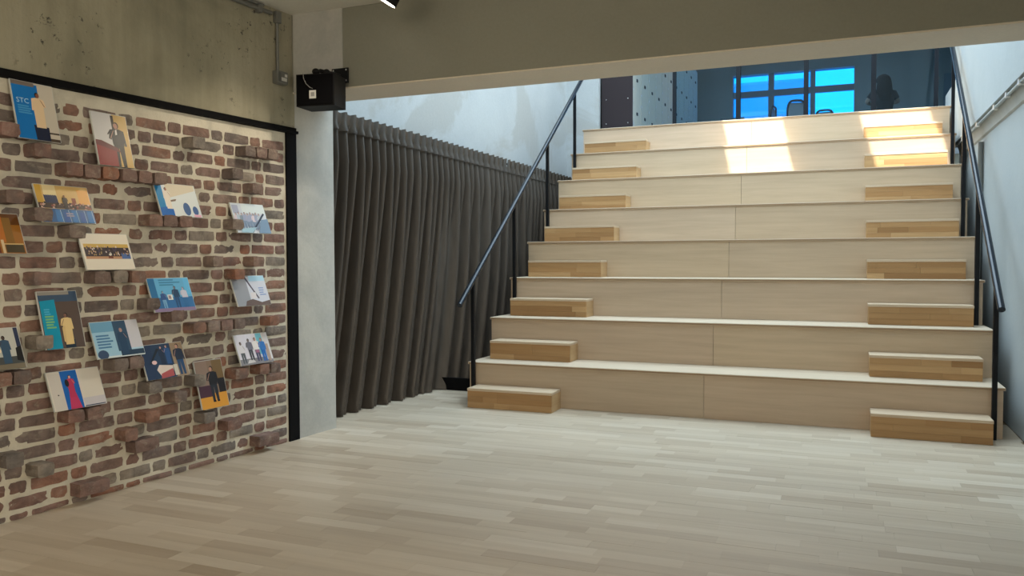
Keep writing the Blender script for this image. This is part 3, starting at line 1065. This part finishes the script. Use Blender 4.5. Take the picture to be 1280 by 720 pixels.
    p.rect(0, 0.0, 1, 0.30, (206, 146, 56)).rect(0, 0.24, 0.5, 0.48, (72, 44, 58)).rect(0.74, 0.30, 1, 0.60, (32, 28, 32)).rect(0, 0.48, 0.44, 1, (136, 116, 104)).rect(0.62, 0.60, 1, 1, (112, 90, 58))
    p.person(0.56, 0.12, 0.76, (30, 30, 36), (36, 40, 50), (176, 132, 112), (36, 28, 26), -1).rect(0.46, 0.12, 0.55, 0.15, (16, 14, 16)).rect(0.60, 0.12, 0.69, 0.15, (16, 14, 16))
    p = new(w2, h2, (206, 204, 216))                                     # 16 four people before a white wall
    p.rect(0, 0, 1, 0.20, (128, 126, 132)).rect(0.64, 0.30, 0.82, 1, (112, 184, 208)).rect(0.82, 0.1, 1, 1, (202, 200, 204)).poly([(0.20, 0.05), (0.45, 0.06), (0.40, 0.16), (0.26, 0.16)], (196, 194, 196))
    p.person(0.13, 0.06, 0.72, (206, 204, 210), (82, 86, 92), (110, 92, 88), (40, 36, 38), 1).person(0.38, 0.14, 0.72, (104, 104, 118), (64, 64, 72), (110, 96, 92), (40, 38, 42), -1)
    p.person(0.58, 0.08, 0.80, (222, 220, 222), (72, 70, 100), (170, 136, 124), (86, 70, 70), 1).person(0.76, 0.06, 0.78, (46, 112, 186), (26, 100, 178), (190, 150, 136), (140, 100, 84), -1)
    p.rect(0.86, 0.05, 0.94, 0.62, (170, 150, 140)).rect(0.52, 0.36, 0.64, 0.46, (150, 100, 130))
    return P


PRINTS = photo_prints()
# bottom centre s, bottom z, in-plane tilt, label
PH = [(-1.826, 1.756, -0.010, 'portrait photo of a man in beige shirt before a blue banner, highest of all'),
      (-1.428, 1.675, -0.010, 'portrait photo of a man in black suit at a red podium'),
      (-1.690, 1.379, 0.000, 'landscape photo of a crowded hall with blue chairs in front'),
      (-2.008, 1.232, 0.000, 'dark orange photo of an empty lit room, cut by the left picture edge'),
      (-1.470, 1.153, 0.000, 'wide white mounted photo with a long strip of a crowd'),
      (-1.026, 1.440, 0.000, 'pale photo of a man in white pointing beside two dark blue ovals'),
      (-0.487, 1.363, 0.000, 'pale blue photo of a group with a dark diagonal bar'),
      (-1.081, 0.921, 0.000, 'blue photo of people on stage handing over a certificate'),
      (-0.493, 0.921, 0.000, 'grey and white photo with a dark curved line, under a jutting brick'),
      (-1.723, 0.781, 0.000, 'portrait photo of a person in cream jacket beside a turquoise banner'),
      (-1.421, 0.707, 0.000, 'light blue photo of a bald man in navy shirt beside a slide'),
      (-2.015, 0.713, 0.000, 'photo of a man in blue shirt, cut by the left picture edge'),
      (-1.134, 0.562, 0.000, 'dark blue photo of people bending over a white and red box'),
      (-1.651, 0.483, 0.000, 'landscape photo of a woman in a red dress before a blue panel'),
      (-0.812, 0.345, 0.000, 'portrait photo of a man in black on an orange stage'),
      (-0.475, 0.561, 0.000, 'whitish photo of four standing people, lowest at the right end of the wall')]


def text_mesh(body, size):
    cu = bpy.data.curves.new('letters', 'FONT')
    cu.body = body
    cu.size = size
    cu.resolution_u = 2
    o = bpy.data.objects.new('letters', cu)
    COL.objects.link(o)
    dg = bpy.context.evaluated_depsgraph_get()
    me = bpy.data.meshes.new_from_object(o.evaluated_get(dg))
    bpy.data.objects.remove(o)
    bpy.data.curves.remove(cu)
    return me


for k, (s, z, tilt, lab) in enumerate(PH):
    pr = PRINTS[k]
    lean = math.asin(0.068 / pr.h)
    # local print frame: y along the wall, z up the sheet, x out of the sheet
    M = WM @ Matrix.Translation((0.084, s, z + 0.002)) @ Matrix.Rotation(-lean, 4, 'Y') @ Matrix.Rotation(tilt, 4, 'X')
    root = thing('photo_panel', lab, 'photo', (0, 0, 0), 0, 'photos propped on the jutting bricks')
    root.matrix_world = M
    w, h = pr.w / 2, pr.h
    MB().box((-0.010, -w - 0.003, 0.0), (-0.0002, w + 0.003, h + 0.003), 0, None, 0.001).build('acrylic_block', mat('acrylic_edge', (0.62, 0.64, 0.63), 0.25), root)
    me = pr.mb.mesh('print', [pcol(c) for c in pr.cols])
    link('print', me, root)
    if k == 0:
        tm = text_mesh('STC', 0.034)
        tm.materials.append(pcol((176, 214, 236)))
        o = link('banner_letters', tm, root, (0.0018, -0.086, 0.172), (math.pi / 2, 0, math.pi / 2))

# ------------------------------------------------------------------ conduit, junction box
cd = thing('electrical_conduit', 'thin grey conduit along the top of the concrete wall, dropping to a box', 'conduit', on_wall(0.0, -0.2, 2.76))
cd.rotation_euler = wall_rot
mb = MB()
mb.tube([(0.016, -4.5, 0.008), (0.016, -0.05, 0.008)], 0.013, 10)
mb.tube([(0.016, -4.5, 0.036), (0.016, -0.12, 0.036)], 0.010, 8)
mb.build('ceiling_pipe', M_GREY, cd)
mb = MB()
mb.tube([(0.016, -0.012, -0.005), (0.016, -0.003, -0.020), (0.016, 0.0, -0.04), (0.016, 0.0, -0.35)], 0.0095, 10)
mb.build('drop_pipe', M_GREY, cd)
for yy in (-0.9, -0.16):
    MB().box((0.0, yy - 0.015, -0.02), (0.034, yy + 0.015, 0.03), 0, None, 0.004).build('pipe_clip', M_GREY, cd)
MB().box((0.002, -0.022, -0.045), (0.036, 0.022, 0.03), 0, None, 0.006).build('elbow', M_GREY, cd)
jb = thing('junction_box', 'small grey electrical box on the concrete wall below the conduit', 'box', on_wall(0, -0.185, 2.33), -WALL_A)
MB().box((0, -0.048, 0), (0.045, 0.048, 0.082), 0, None, 0.006).build('body', M_GREY, jb)
MB().box((0.0452, -0.012, 0.02), (0.046, 0.036, 0.042)).build('sticker', M_LABEL, jb)
MB().box((0.0452, 0.018, 0.048), (0.046, 0.040, 0.066)).build('sticker', M_LABEL, jb)
MB().box((0.0452, -0.042, 0.012), (0.049, -0.018, 0.070), 0, None, 0.002).build('cover', mat('box_cover', (0.10, 0.105, 0.10), 0.5), jb)

# ------------------------------------------------------------------ loudspeaker on the beam corner
sp = thing('loudspeaker', 'black loudspeaker box bracketed to the beam above the curtain', 'speaker', (-3.033, 4.29, 2.148), 0.150)
MB().prism([(-0.128, -0.090), (0.128, -0.090), (0.118, 0.090), (-0.118, 0.090)], 2, 0.0, 0.197).build('cabinet', M_DARK, sp)
MB().box((-0.120, -0.096, 0.006), (0.120, -0.0905, 0.191), 0, None, 0.003).build('grille', mat('grille_cloth', (0.002, 0.002, 0.003), 0.9, 0, 0.1), sp)
mb = MB()
mb.box((-0.037, -0.0975, 0.045), (0.008, -0.0962, 0.095))
st_ = mb.build('sticker', M_LABEL, sp)
mb = MB()
mb.box((-0.026, -0.0982, 0.058), (-0.002, -0.0976, 0.083))
mb.build('printed_square', mat('sticker_grey', (0.28, 0.28, 0.28), 0.6), st_)
mb = MB()
mb.tube([(-0.030, -0.02, 0.197), (-0.030, -0.02, 0.222), (-0.010, 0.0, 0.234), (0.03, 0.03, 0.226), (0.055, 0.09, 0.226), (0.06, 0.136, 0.226)], 0.013, 10)
mb.ell((-0.030, -0.02, 0.226), (0.024, 0.024, 0.020))
mb.ell((0.022, 0.022, 0.228), (0.022, 0.022, 0.020))
mb.build('bracket_arm', M_DARK, sp)
q = Matrix.Rotation(-0.150, 4, 'Z')
mb = MB()
mb.box((-0.020, 0.137, 0.180), (0.100, 0.149, 0.275), 0, q)
wp = mb.build('wall_plate', M_BLACK, sp)
for dx in (-0.008, 0.088):
    for dz in (0.195, 0.262):
        MB().ell((dx, 0.136, dz), (0.006, 0.004, 0.006), 0, 8, 6, q).build('screw', M_CHROME, wp)
mb = MB()
mb.tube([(-0.075, -0.10, 0.205), (-0.072, -0.102, 0.17), (-0.055, -0.102, 0.135), (-0.030, -0.100, 0.112), (-0.012, -0.099, 0.105)], 0.0022, 6)
mb.build('cable', mat('grey_cable', (0.25, 0.25, 0.25), 0.5), sp)

# ------------------------------------------------------------------ ceiling spotlight
sd = Vector((-0.52, -0.10, -0.85)).normalized()
sp_c = Vector((-2.39, 4.0, 2.645))
lamp = thing('spotlight', 'black ceiling spotlight with a glowing lens above the room', 'lamp', (sp_c.x, sp_c.y, CEIL))
Ls = Matrix.Translation(sp_c - lamp.location) @ sd.to_track_quat('Z', 'Y').to_matrix().to_4x4()
mb = MB()
mb.tube([(0, 0, -0.13), (0, 0, -0.125), (0, 0, -0.004), (0, 0, 0)], 0.055, 20, 0, True, Ls, [0.045, 0.054, 0.060, 0.062])
mb.build('lamp_housing', M_DARK, lamp)
mb = MB()
mb.tube([(0, 0, 0.0005), (0, 0, 0.003)], 0.055, 20, 0, True, Ls)
mb.build('lens', mat('lamp_glow', (1, 1, 1), 0.5, 0, 0.5, ((1.0, 0.92, 0.78), 14.0)), lamp)
top_p = Ls @ Vector((0, 0, -0.07))
mb = MB()
mb.tube([(top_p.x, top_p.y, top_p.z), (top_p.x + 0.02, top_p.y, -0.03)], 0.010, 10)
mb.box((top_p.x - 0.06, top_p.y - 0.03, -0.035), (top_p.x + 0.10, top_p.y + 0.03, 0.0), 0, None, 0.004)
mb.build('ceiling_mount', M_DARK, lamp)
sl_d = bpy.data.lights.new('spotlight_beam', 'SPOT')
sl_d.energy = 34
sl_d.color = (1.0, 0.86, 0.66)
sl_d.spot_size = 1.5
sl_d.spot_blend = 0.6
sl_d.shadow_soft_size = 0.05
so = link('spotlight_beam', sl_d, lamp)
so.matrix_local = Matrix.Translation(Ls @ Vector((0, 0, 0.02))) @ sd.to_track_quat('-Z', 'Y').to_matrix().to_4x4()

# ------------------------------------------------------------------ pipe on the right wall
pp = thing('wall_pipe', 'thin grey upright pipe on the right wall under the ledge', 'pipe', (1.076, 7.98, 0))
MB().tube([(0, 0, 0), (0, 0, 2.19)], 0.021, 12).build('tube', M_GREY, pp)
for z in (0.7, 1.6):
    MB().box((-0.024, -0.026, z), (0.022, 0.026, z + 0.03), 0, None, 0.003).build('pipe_clip', M_GREY, pp)

lp = thing('cable_pipe', 'thin pale cable pipe with white clips under the right wall ledge', 'pipe', (1.040, 7.0, 2.325))
MB().tube([(0, -2.0, 0), (0, 2.3, 0)], 0.011, 8).build('tube', M_WALLR, lp)
clip_me = MB().box((-0.015, -0.02, -0.016), (0.016, 0.02, 0.0245), 0, None, 0.003).mesh('pipe_clip', mat('white_plastic', (0.8, 0.8, 0.78), 0.3))
for yy in (-1.4, -0.9, -0.45, 0.05, 0.9, 1.8):
    link('pipe_clip', clip_me, lp, (0, yy, 0))

# ------------------------------------------------------------------ upper level: glass partition, lockers, office
YG = 10.2
gp = thing('glass_partition', 'dark framed glass wall of the upper office', 'partition', (0, YG, UP))
MX = [-1.972, -1.20, -0.43, 0.295, 0.93]
for i, x in enumerate(MX):
    w = 0.026 if i in (1, 2, 3) else 0.02
    MB().box((x - w, -0.03, 0), (x + w, 0.03, 2.5), 0, None, 0.003).build('mullion', M_MULL, gp)
for a, b in zip(MX, MX[1:] + [1.5]):
    MB().box((a + 0.018, -0.004, 0.05), (b - 0.018, 0.004, 2.5)).build('pane', M_PANE, gp)
MB().box((MX[0], -0.025, 0), (1.5, 0.025, 0.05)).build('bottom_rail', M_MULL, gp)
MB().box((MX[0], -0.025, 2.5), (1.5, 0.025, 2.56)).build('top_rail', M_MULL, gp)

lk = thing('locker_bank', 'grey bank of small lockers with a dark brown end panel', 'lockers', (-2.505, YG, UP))
LH, LW, LR, LC = 0.43, 0.445, 4, 11
MB().box((-0.40, 0.0, 0.0), (-0.03, 0.10 + LC * LW, 0.115)).build('plinth', M_BLACK, lk)
MB().box((-0.405, 0.02, 0.115), (-0.018, LC * LW, 0.135 + LR * LH)).build('carcass', mat('locker_carcass', (0.10, 0.11, 0.11), 0.5), lk)
ep = MB().box((-0.405, 0.0, 0.112), (0.0, 0.018, 0.14 + LR * LH), 0, None, 0.002).build('end_panel', M_LOCKEND, lk)
for dx in (-0.345, -0.06):
    for dz in (0.19, 0.50, 1.2):
        MB().ell((dx, -0.001, dz), (0.007, 0.005, 0.007), 0, 8, 6).build('screw', M_CHROME, ep)
door_me = MB().box((-0.018, 0.010, 0.0008), (0.0, LW - 0.010, LH - 0.0008), 0, None, 0.0006).mesh('door', M_LOCK)
lock_mb = MB()
lock_mb.box((0.0, 0.19, 0.19), (0.008, 0.25, 0.225))
lock_me = lock_mb.mesh('lock', M_DARK)
pin_me = MB().box((0.0, 0.0, 0.0), (0.005, 0.02, 0.022)).mesh('hinge', M_CHROME)
for c in range(LC):
    for r in range(LR):
        d = link('door', door_me, lk, (0.0, 0.02 + c * LW, 0.125 + r * LH))
        link('lock', lock_me, d)
        link('hinge', pin_me, d, (0, 0.005, 0.05))
        link('hinge', pin_me, d, (0, 0.005, 0.33))

# back wall of the office with a three-light window of two rows
YW = 17.0
ZW0, ZM0, ZM1, ZW1 = 3.30, 4.44, 4.56, 4.88
WX = [(-2.11, -1.43), (-1.32, -0.64), (-0.55, 0.15)]
mb = MB()
mb.box((-3.9, YW, UP), (WX[0][0], YW + 0.2, 5.4))
mb.box((WX[2][1], YW, UP), (3.2, YW + 0.2, 5.4))
mb.box((WX[0][0], YW, UP), (WX[2][1], YW + 0.2, ZW0))
mb.box((WX[0][0], YW, ZW1), (WX[2][1], YW + 0.2, 5.4))
struct('wall_office', mb, M_OFFICE, 'slate grey far wall of the upper office', 'wall')
mb = MB()
mb.box((3.0, YG, UP), (3.2, YW, 5.4))
mb.box((-3.9, YG, UP), (-3.7, YW, 5.4))
mb.box((1.2, YG - 0.04, UP), (1.5, YG + 0.1, 5.4))
mb.box((1.5, YG - 0.04, UP), (3.2, YG + 0.1, 5.4))
struct('wall_office_sides', mb, M_OFFICE, 'slate grey side walls of the upper office', 'wall')
mb = MB()
mb.box((-3.9, YG, 5.35), (3.2, YW + 0.2, 5.5))
struct('ceiling_office', mb, M_OFFICE, 'dim ceiling of the upper office', 'ceiling')
win = link('window_1', None, None, (0, YW + 0.06, UP))
tag(win, 'blue tinted six pane office window', 'window', None, 'structure')
M_WFR = mat('window_frame', (0.20, 0.23, 0.27), 0.5)
for k in range(len(WX) - 1):
    MB().box((WX[k][1], 0, ZW0 - UP), (WX[k + 1][0], 0.08, ZW1 - UP)).build('window_post', M_WFR, win)
for a, b in WX:
    MB().box((a, 0.0, ZM0 - UP), (b, 0.08, ZM1 - UP)).build('transom', M_WFR, win)
    for z0_, z1_ in ((ZW0, ZM0), (ZM1, ZW1)):
        MB().box((a, 0.03, z0_ - UP), (b, 0.036, z1_ - UP)).build('pane', M_BLUE, win)
# door at the right end of the office wall
dr = thing('office_door', 'slate grey door with a pale handle at the far right of the office', 'door', (2.05, YW - 0.03, UP))
dl = MB().box((-0.38, -0.02, 0), (0.38, 0.02, 1.85), 0, None, 0.004).build('door_leaf', mat('door_slate', (0.24, 0.28, 0.32), 0.5), dr)
MB().box((-0.33, -0.045, 0.95), (-0.29, -0.02, 1.15), 0, None, 0.004).build('handle', M_CHROME, dl)
# building across the street
ob = thing('building', 'pale building with banded storeys seen through the blue window', 'building', (-6.0, 34.0, -4.0))
m_bw = mat('facade_white', (0.74, 0.74, 0.74), 0.8)
m_bg = mat('facade_glass', (0.22, 0.24, 0.26), 0.3)
MB().box((-12, 0, 0), (4.6, 6, 22)).build('facade', m_bw, ob)
for k in range(7):
    z = 2.0 + k * 2.6
    MB().box((-12, -0.12, z), (4.5, 0.02, z + 1.1)).build('window_band', m_bg, ob)
    MB().box((-12, -0.5, z - 0.25), (4.6, 0.0, z - 0.05)).build('ledge', m_bw, ob)
ot = thing('building', 'plain white tower with a gridded side seen in the right window light', 'building', (0.4, 44.0, -4.0))
MB().box((-4.2, 0, 0), (6.0, 6, 34)).build('facade', mat('tower_white', (0.8, 0.82, 0.83), 0.8), ot)
for k in range(9):
    MB().box((0.75, -0.1, 8 + k * 1.6), (2.4, 0.02, 9.0 + k * 1.6)).build('window', m_bg, ot)

# office chairs with mesh backs
M_CH = mat('chair_dark', (0.02, 0.025, 0.04), 0.6)
M_CHG = mat('chair_grey', (0.30, 0.32, 0.34), 0.6)


def office_chair():
    root = thing('office_chair', 'grey mesh backed office chair before the middle window light', 'chair', (0, 0, 0))
    MB().box((-0.19, -0.2, 0.40), (0.19, 0.2, 0.47), 0, None, 0.03).build('seat', M_CH, root)
    br = MB()
    pts = []
    for k in range(24):
        a = 2 * math.pi * k / 24
        ca, sa_ = math.cos(a), math.sin(a)
        pts.append((0.155 * math.copysign(abs(ca) ** 0.5, ca), -0.24 - 0.03 * sa_, 0.83 + 0.27 * math.copysign(abs(sa_) ** 0.5, sa_)))
    br.tube(pts + [pts[0]], 0.018, 8, 0, False)
    bo = br.build('backrest', M_CH, root)
    MB().box((-0.145, -0.25, 0.59), (0.145, -0.235, 1.07), 0, None, 0.005).build('mesh_panel', M_CHG, bo)
    MB().tube([(0, -0.05, 0.42), (0, -0.24, 0.45), (0, -0.27, 0.80)], 0.022, 8).build('back_support', M_CH, root)
    MB().tube([(0, 0, 0.09), (0, 0, 0.41)], 0.028, 10).build('gas_column', M_BLACK, root)
    for k in range(5):
        a = 2 * math.pi * k / 5
        lg = MB().tube([(0, 0, 0.10), (0.21 * math.cos(a), 0.21 * math.sin(a), 0.065)], 0.02, 8).build('leg', M_CH, root)
        MB().ell((0.21 * math.cos(a), 0.21 * math.sin(a), 0.028), (0.028, 0.028, 0.028), 0, 10, 6).build('castor', M_BLACK, lg)
    for s_ in (-1, 1):
        MB().tube([(s_ * 0.18, 0, 0.44), (s_ * 0.215, 0, 0.62), (s_ * 0.215, -0.12, 0.63), (s_ * 0.215, 0.12, 0.63)], 0.016, 8).build('armrest', M_CH, root)
    return root


def copy_tree(o, parent=None):
    c = o.copy()
    COL.objects.link(c)
    c.parent = parent
    for ch in [x for x in bpy.data.objects if x.parent == o]:
        copy_tree(ch, c)
    return c


c1 = office_chair()
c1['group'] = 'office chairs upstairs'
c2 = copy_tree(c1)
c2['label'] = 'office chair whose top just shows under the right window light'
c3 = copy_tree(c1)
c3['label'] = 'office chair turned sideways before the left window light'
c1.scale, c2.scale, c3.scale = (1, 1, 1.19), (1, 1, 1.0), (1, 1, 1.14)
c1.location, c1.rotation_euler = (-0.86, 15.9, UP), (0, 0, 0.15)
c2.location, c2.rotation_euler = (-0.32, 15.9, UP - 0.0), (0, 0, -0.1)
c3.location, c3.rotation_euler = (-1.48, 15.9, UP), (0, 0, 1.35)
# low cabinet left of the window
cb = thing('cabinet', 'low grey cabinet below the left end of the office window', 'cabinet', (-2.02, 16.6, UP))
MB().box((-0.25, -0.2, 0), (0.20, 0.2, 1.20), 0, None, 0.005).build('body', mat('cabinet_grey', (0.16, 0.18, 0.20), 0.5), cb)
for k in range(3):
    d_ = MB().box((-0.24, -0.215, 0.03 + k * 0.39), (0.19, -0.2, 0.40 + k * 0.39), 0, None, 0.003).build('drawer', mat('drawer_grey', (0.2, 0.22, 0.24), 0.5), cb)
    MB().box((-0.08, -0.232, 0.30 + k * 0.39), (0.04, -0.215, 0.32 + k * 0.39)).build('handle', M_CHROME, d_)

# ------------------------------------------------------------------ person upstairs, back turned
def skin_body(name, joints, edges, m, parent, levels=2):
    me = bpy.data.meshes.new(name)
    me.from_pydata([j[0] for j in joints], edges, [])
    o = link(name, me, parent)
    sk = o.modifiers.new('skin', 'SKIN')
    lay = me.skin_vertices[0] if me.skin_vertices else None
    if lay is None:
        bm = bmesh.new()
        bm.from_mesh(me)
        bm.verts.layers.skin.verify()
        bm.to_mesh(me)
        bm.free()
        lay = me.skin_vertices[0]
    for i, j in enumerate(joints):
        lay.data[i].radius = (j[1], j[2] if len(j) > 2 else j[1])
        lay.data[i].use_root = i == 0
    sk.use_smooth_shade = True
    ss = o.modifiers.new('sub', 'SUBSURF')
    ss.levels = ss.render_levels = levels
    dg = bpy.context.evaluated_depsgraph_get()
    me2 = bpy.data.meshes.new_from_object(o.evaluated_get(dg))
    me2.materials.clear()
    me2.materials.append(m)
    for p_ in me2.polygons:
        p_.use_smooth = True
    o.modifiers.clear()
    o.data = me2
    return o


pe = thing('person', 'person with long dark hair standing in the upper office, back to the stairs', 'person', (0.575, 14.8, UP), 0.25)
SKN = mat('skin', (0.42, 0.27, 0.20), 0.55)
DRS = mat('dark_top', (0.012, 0.012, 0.016), 0.8)
HAIR = mat('dark_hair', (0.006, 0.005, 0.006), 0.8, 0, 0.2)
H = 1.47
J = [((0, 0, 0.76), 0.125, 0.09), ((0, 0, 0.90), 0.10, 0.075), ((0, 0.0, 1.08), 0.125, 0.085), ((0, 0, 1.19), 0.085, 0.06), ((0, 0.005, 1.245), 0.040, 0.040), ((0, 0.02, 1.31), 0.062, 0.072),
     ((0, 0.025, 1.38), 0.072, 0.085), ((0, 0.015, 1.43), 0.045, 0.055)]
E_ = [(0, 1), (1, 2), (2, 3), (3, 4), (4, 5), (5, 6), (6, 7)]
for s_ in (-1, 1):
    n0 = len(J)
    J += [((s_ * 0.150, 0, 1.175), 0.046), ((s_ * 0.255, 0.03, 1.03), 0.036), ((s_ * 0.15, 0.19, 1.03), 0.028), ((s_ * 0.09, 0.27, 1.03), 0.020, 0.026)]
    E_ += [(3, n0), (n0, n0 + 1), (n0 + 1, n0 + 2), (n0 + 2, n0 + 3)]
    n1 = len(J)
    J += [((s_ * 0.075, 0, 0.68), 0.080), ((s_ * 0.08, 0.01, 0.40), 0.052), ((s_ * 0.08, -0.01, 0.22), 0.046), ((s_ * 0.08, -0.01, 0.055), 0.030), ((s_ * 0.085, 0.10, 0.026), 0.028, 0.024)]
    E_ += [(0, n1), (n1, n1 + 1), (n1 + 1, n1 + 2), (n1 + 2, n1 + 3), (n1 + 3, n1 + 4)]
skin_body('body', J, E_, SKN, pe)
# fingers rooted in the palms
for s_ in (-1, 1):
    for k in range(4):
        x = s_ * (0.075 + 0.011 * k)
        L_ = (0.050, 0.058, 0.055, 0.044)[k]
        MB().tube([(x, 0.275, 1.036), (x, 0.275 + L_ * 0.55, 1.046), (x - s_ * 0.004, 0.275 + L_, 1.034)], 0.006, 6).build('finger', SKN, pe)
    MB().tube([(s_ * 0.075, 0.262, 1.04), (s_ * 0.055, 0.285, 1.058), (s_ * 0.05, 0.305, 1.06)], 0.0068, 6).build('thumb', SKN, pe)
# dark top with short sleeves, trousers, shoes
mb = MB()
mb.tube([(0, 0, 0.70), (0, 0, 0.80), (0, 0, 0.92), (0, 0, 1.05), (0, 0, 1.14), (0, 0, 1.20), (0, 0, 1.225)], 0.1, 20, 0, False, Matrix.Diagonal((1.18, 0.86, 1, 1)), [0.145, 0.145, 0.125, 0.145, 0.142, 0.095, 0.05])
for s_ in (-1, 1):
    mb.tube([(s_ * 0.10, 0, 1.175), (s_ * 0.160, 0, 1.165), (s_ * 0.215, 0.02, 1.085)], 0.06, 14, 0, False, None, [0.055, 0.060, 0.050])
mb.build('dark_blouse', DRS, pe)
mb = MB()
for s_ in (-1, 1):
    mb.tube([(s_ * 0.075, 0, 0.76), (s_ * 0.078, 0, 0.60), (s_ * 0.08, 0.01, 0.40), (s_ * 0.08, -0.01, 0.08)], 0.08, 14, 0, False, None, [0.098, 0.095, 0.068, 0.058])
mb.build('trousers', mat('dark_trousers', (0.02, 0.02, 0.03), 0.8), pe)
mb = MB()
for s_ in (-1, 1):
    mb.ell((s_ * 0.083, 0.045, 0.03), (0.042, 0.10, 0.03))
mb.build('shoes', M_BLACK, pe)
mb = MB()
mb.ell((0, 0.000, 1.385), (0.112, 0.108, 0.098))
mb.tube([(0, -0.055, 1.40), (0, -0.075, 1.30), (0, -0.085, 1.18), (0, -0.085, 1.02)], 0.09, 16, 0, True, Matrix.Diagonal((1.0, 0.75, 1, 1)), [0.100, 0.118, 0.128, 0.095])
mb.build('long_hair', HAIR, pe)
mb = MB()
mb.ell((0, 0.117, 1.352), (0.011, 0.016, 0.015), 0, 8, 6)
for s_ in (-1, 1):
    mb.ell((s_ * 0.072, 0.02, 1.355), (0.010, 0.016, 0.022), 0, 8, 6)
mb.build('nose_and_ears', SKN, pe)
mb = MB()
for s_ in (-1, 1):
    mb.ell((s_ * 0.028, 0.102, 1.372), (0.010, 0.006, 0.006), 0, 8, 6)
mb.build('eyes', HAIR, pe)
MB().ell((0, 0.102, 1.318), (0.020, 0.006, 0.005), 0, 8, 6).build('mouth', mat('lips', (0.35, 0.12, 0.11), 0.5), pe)
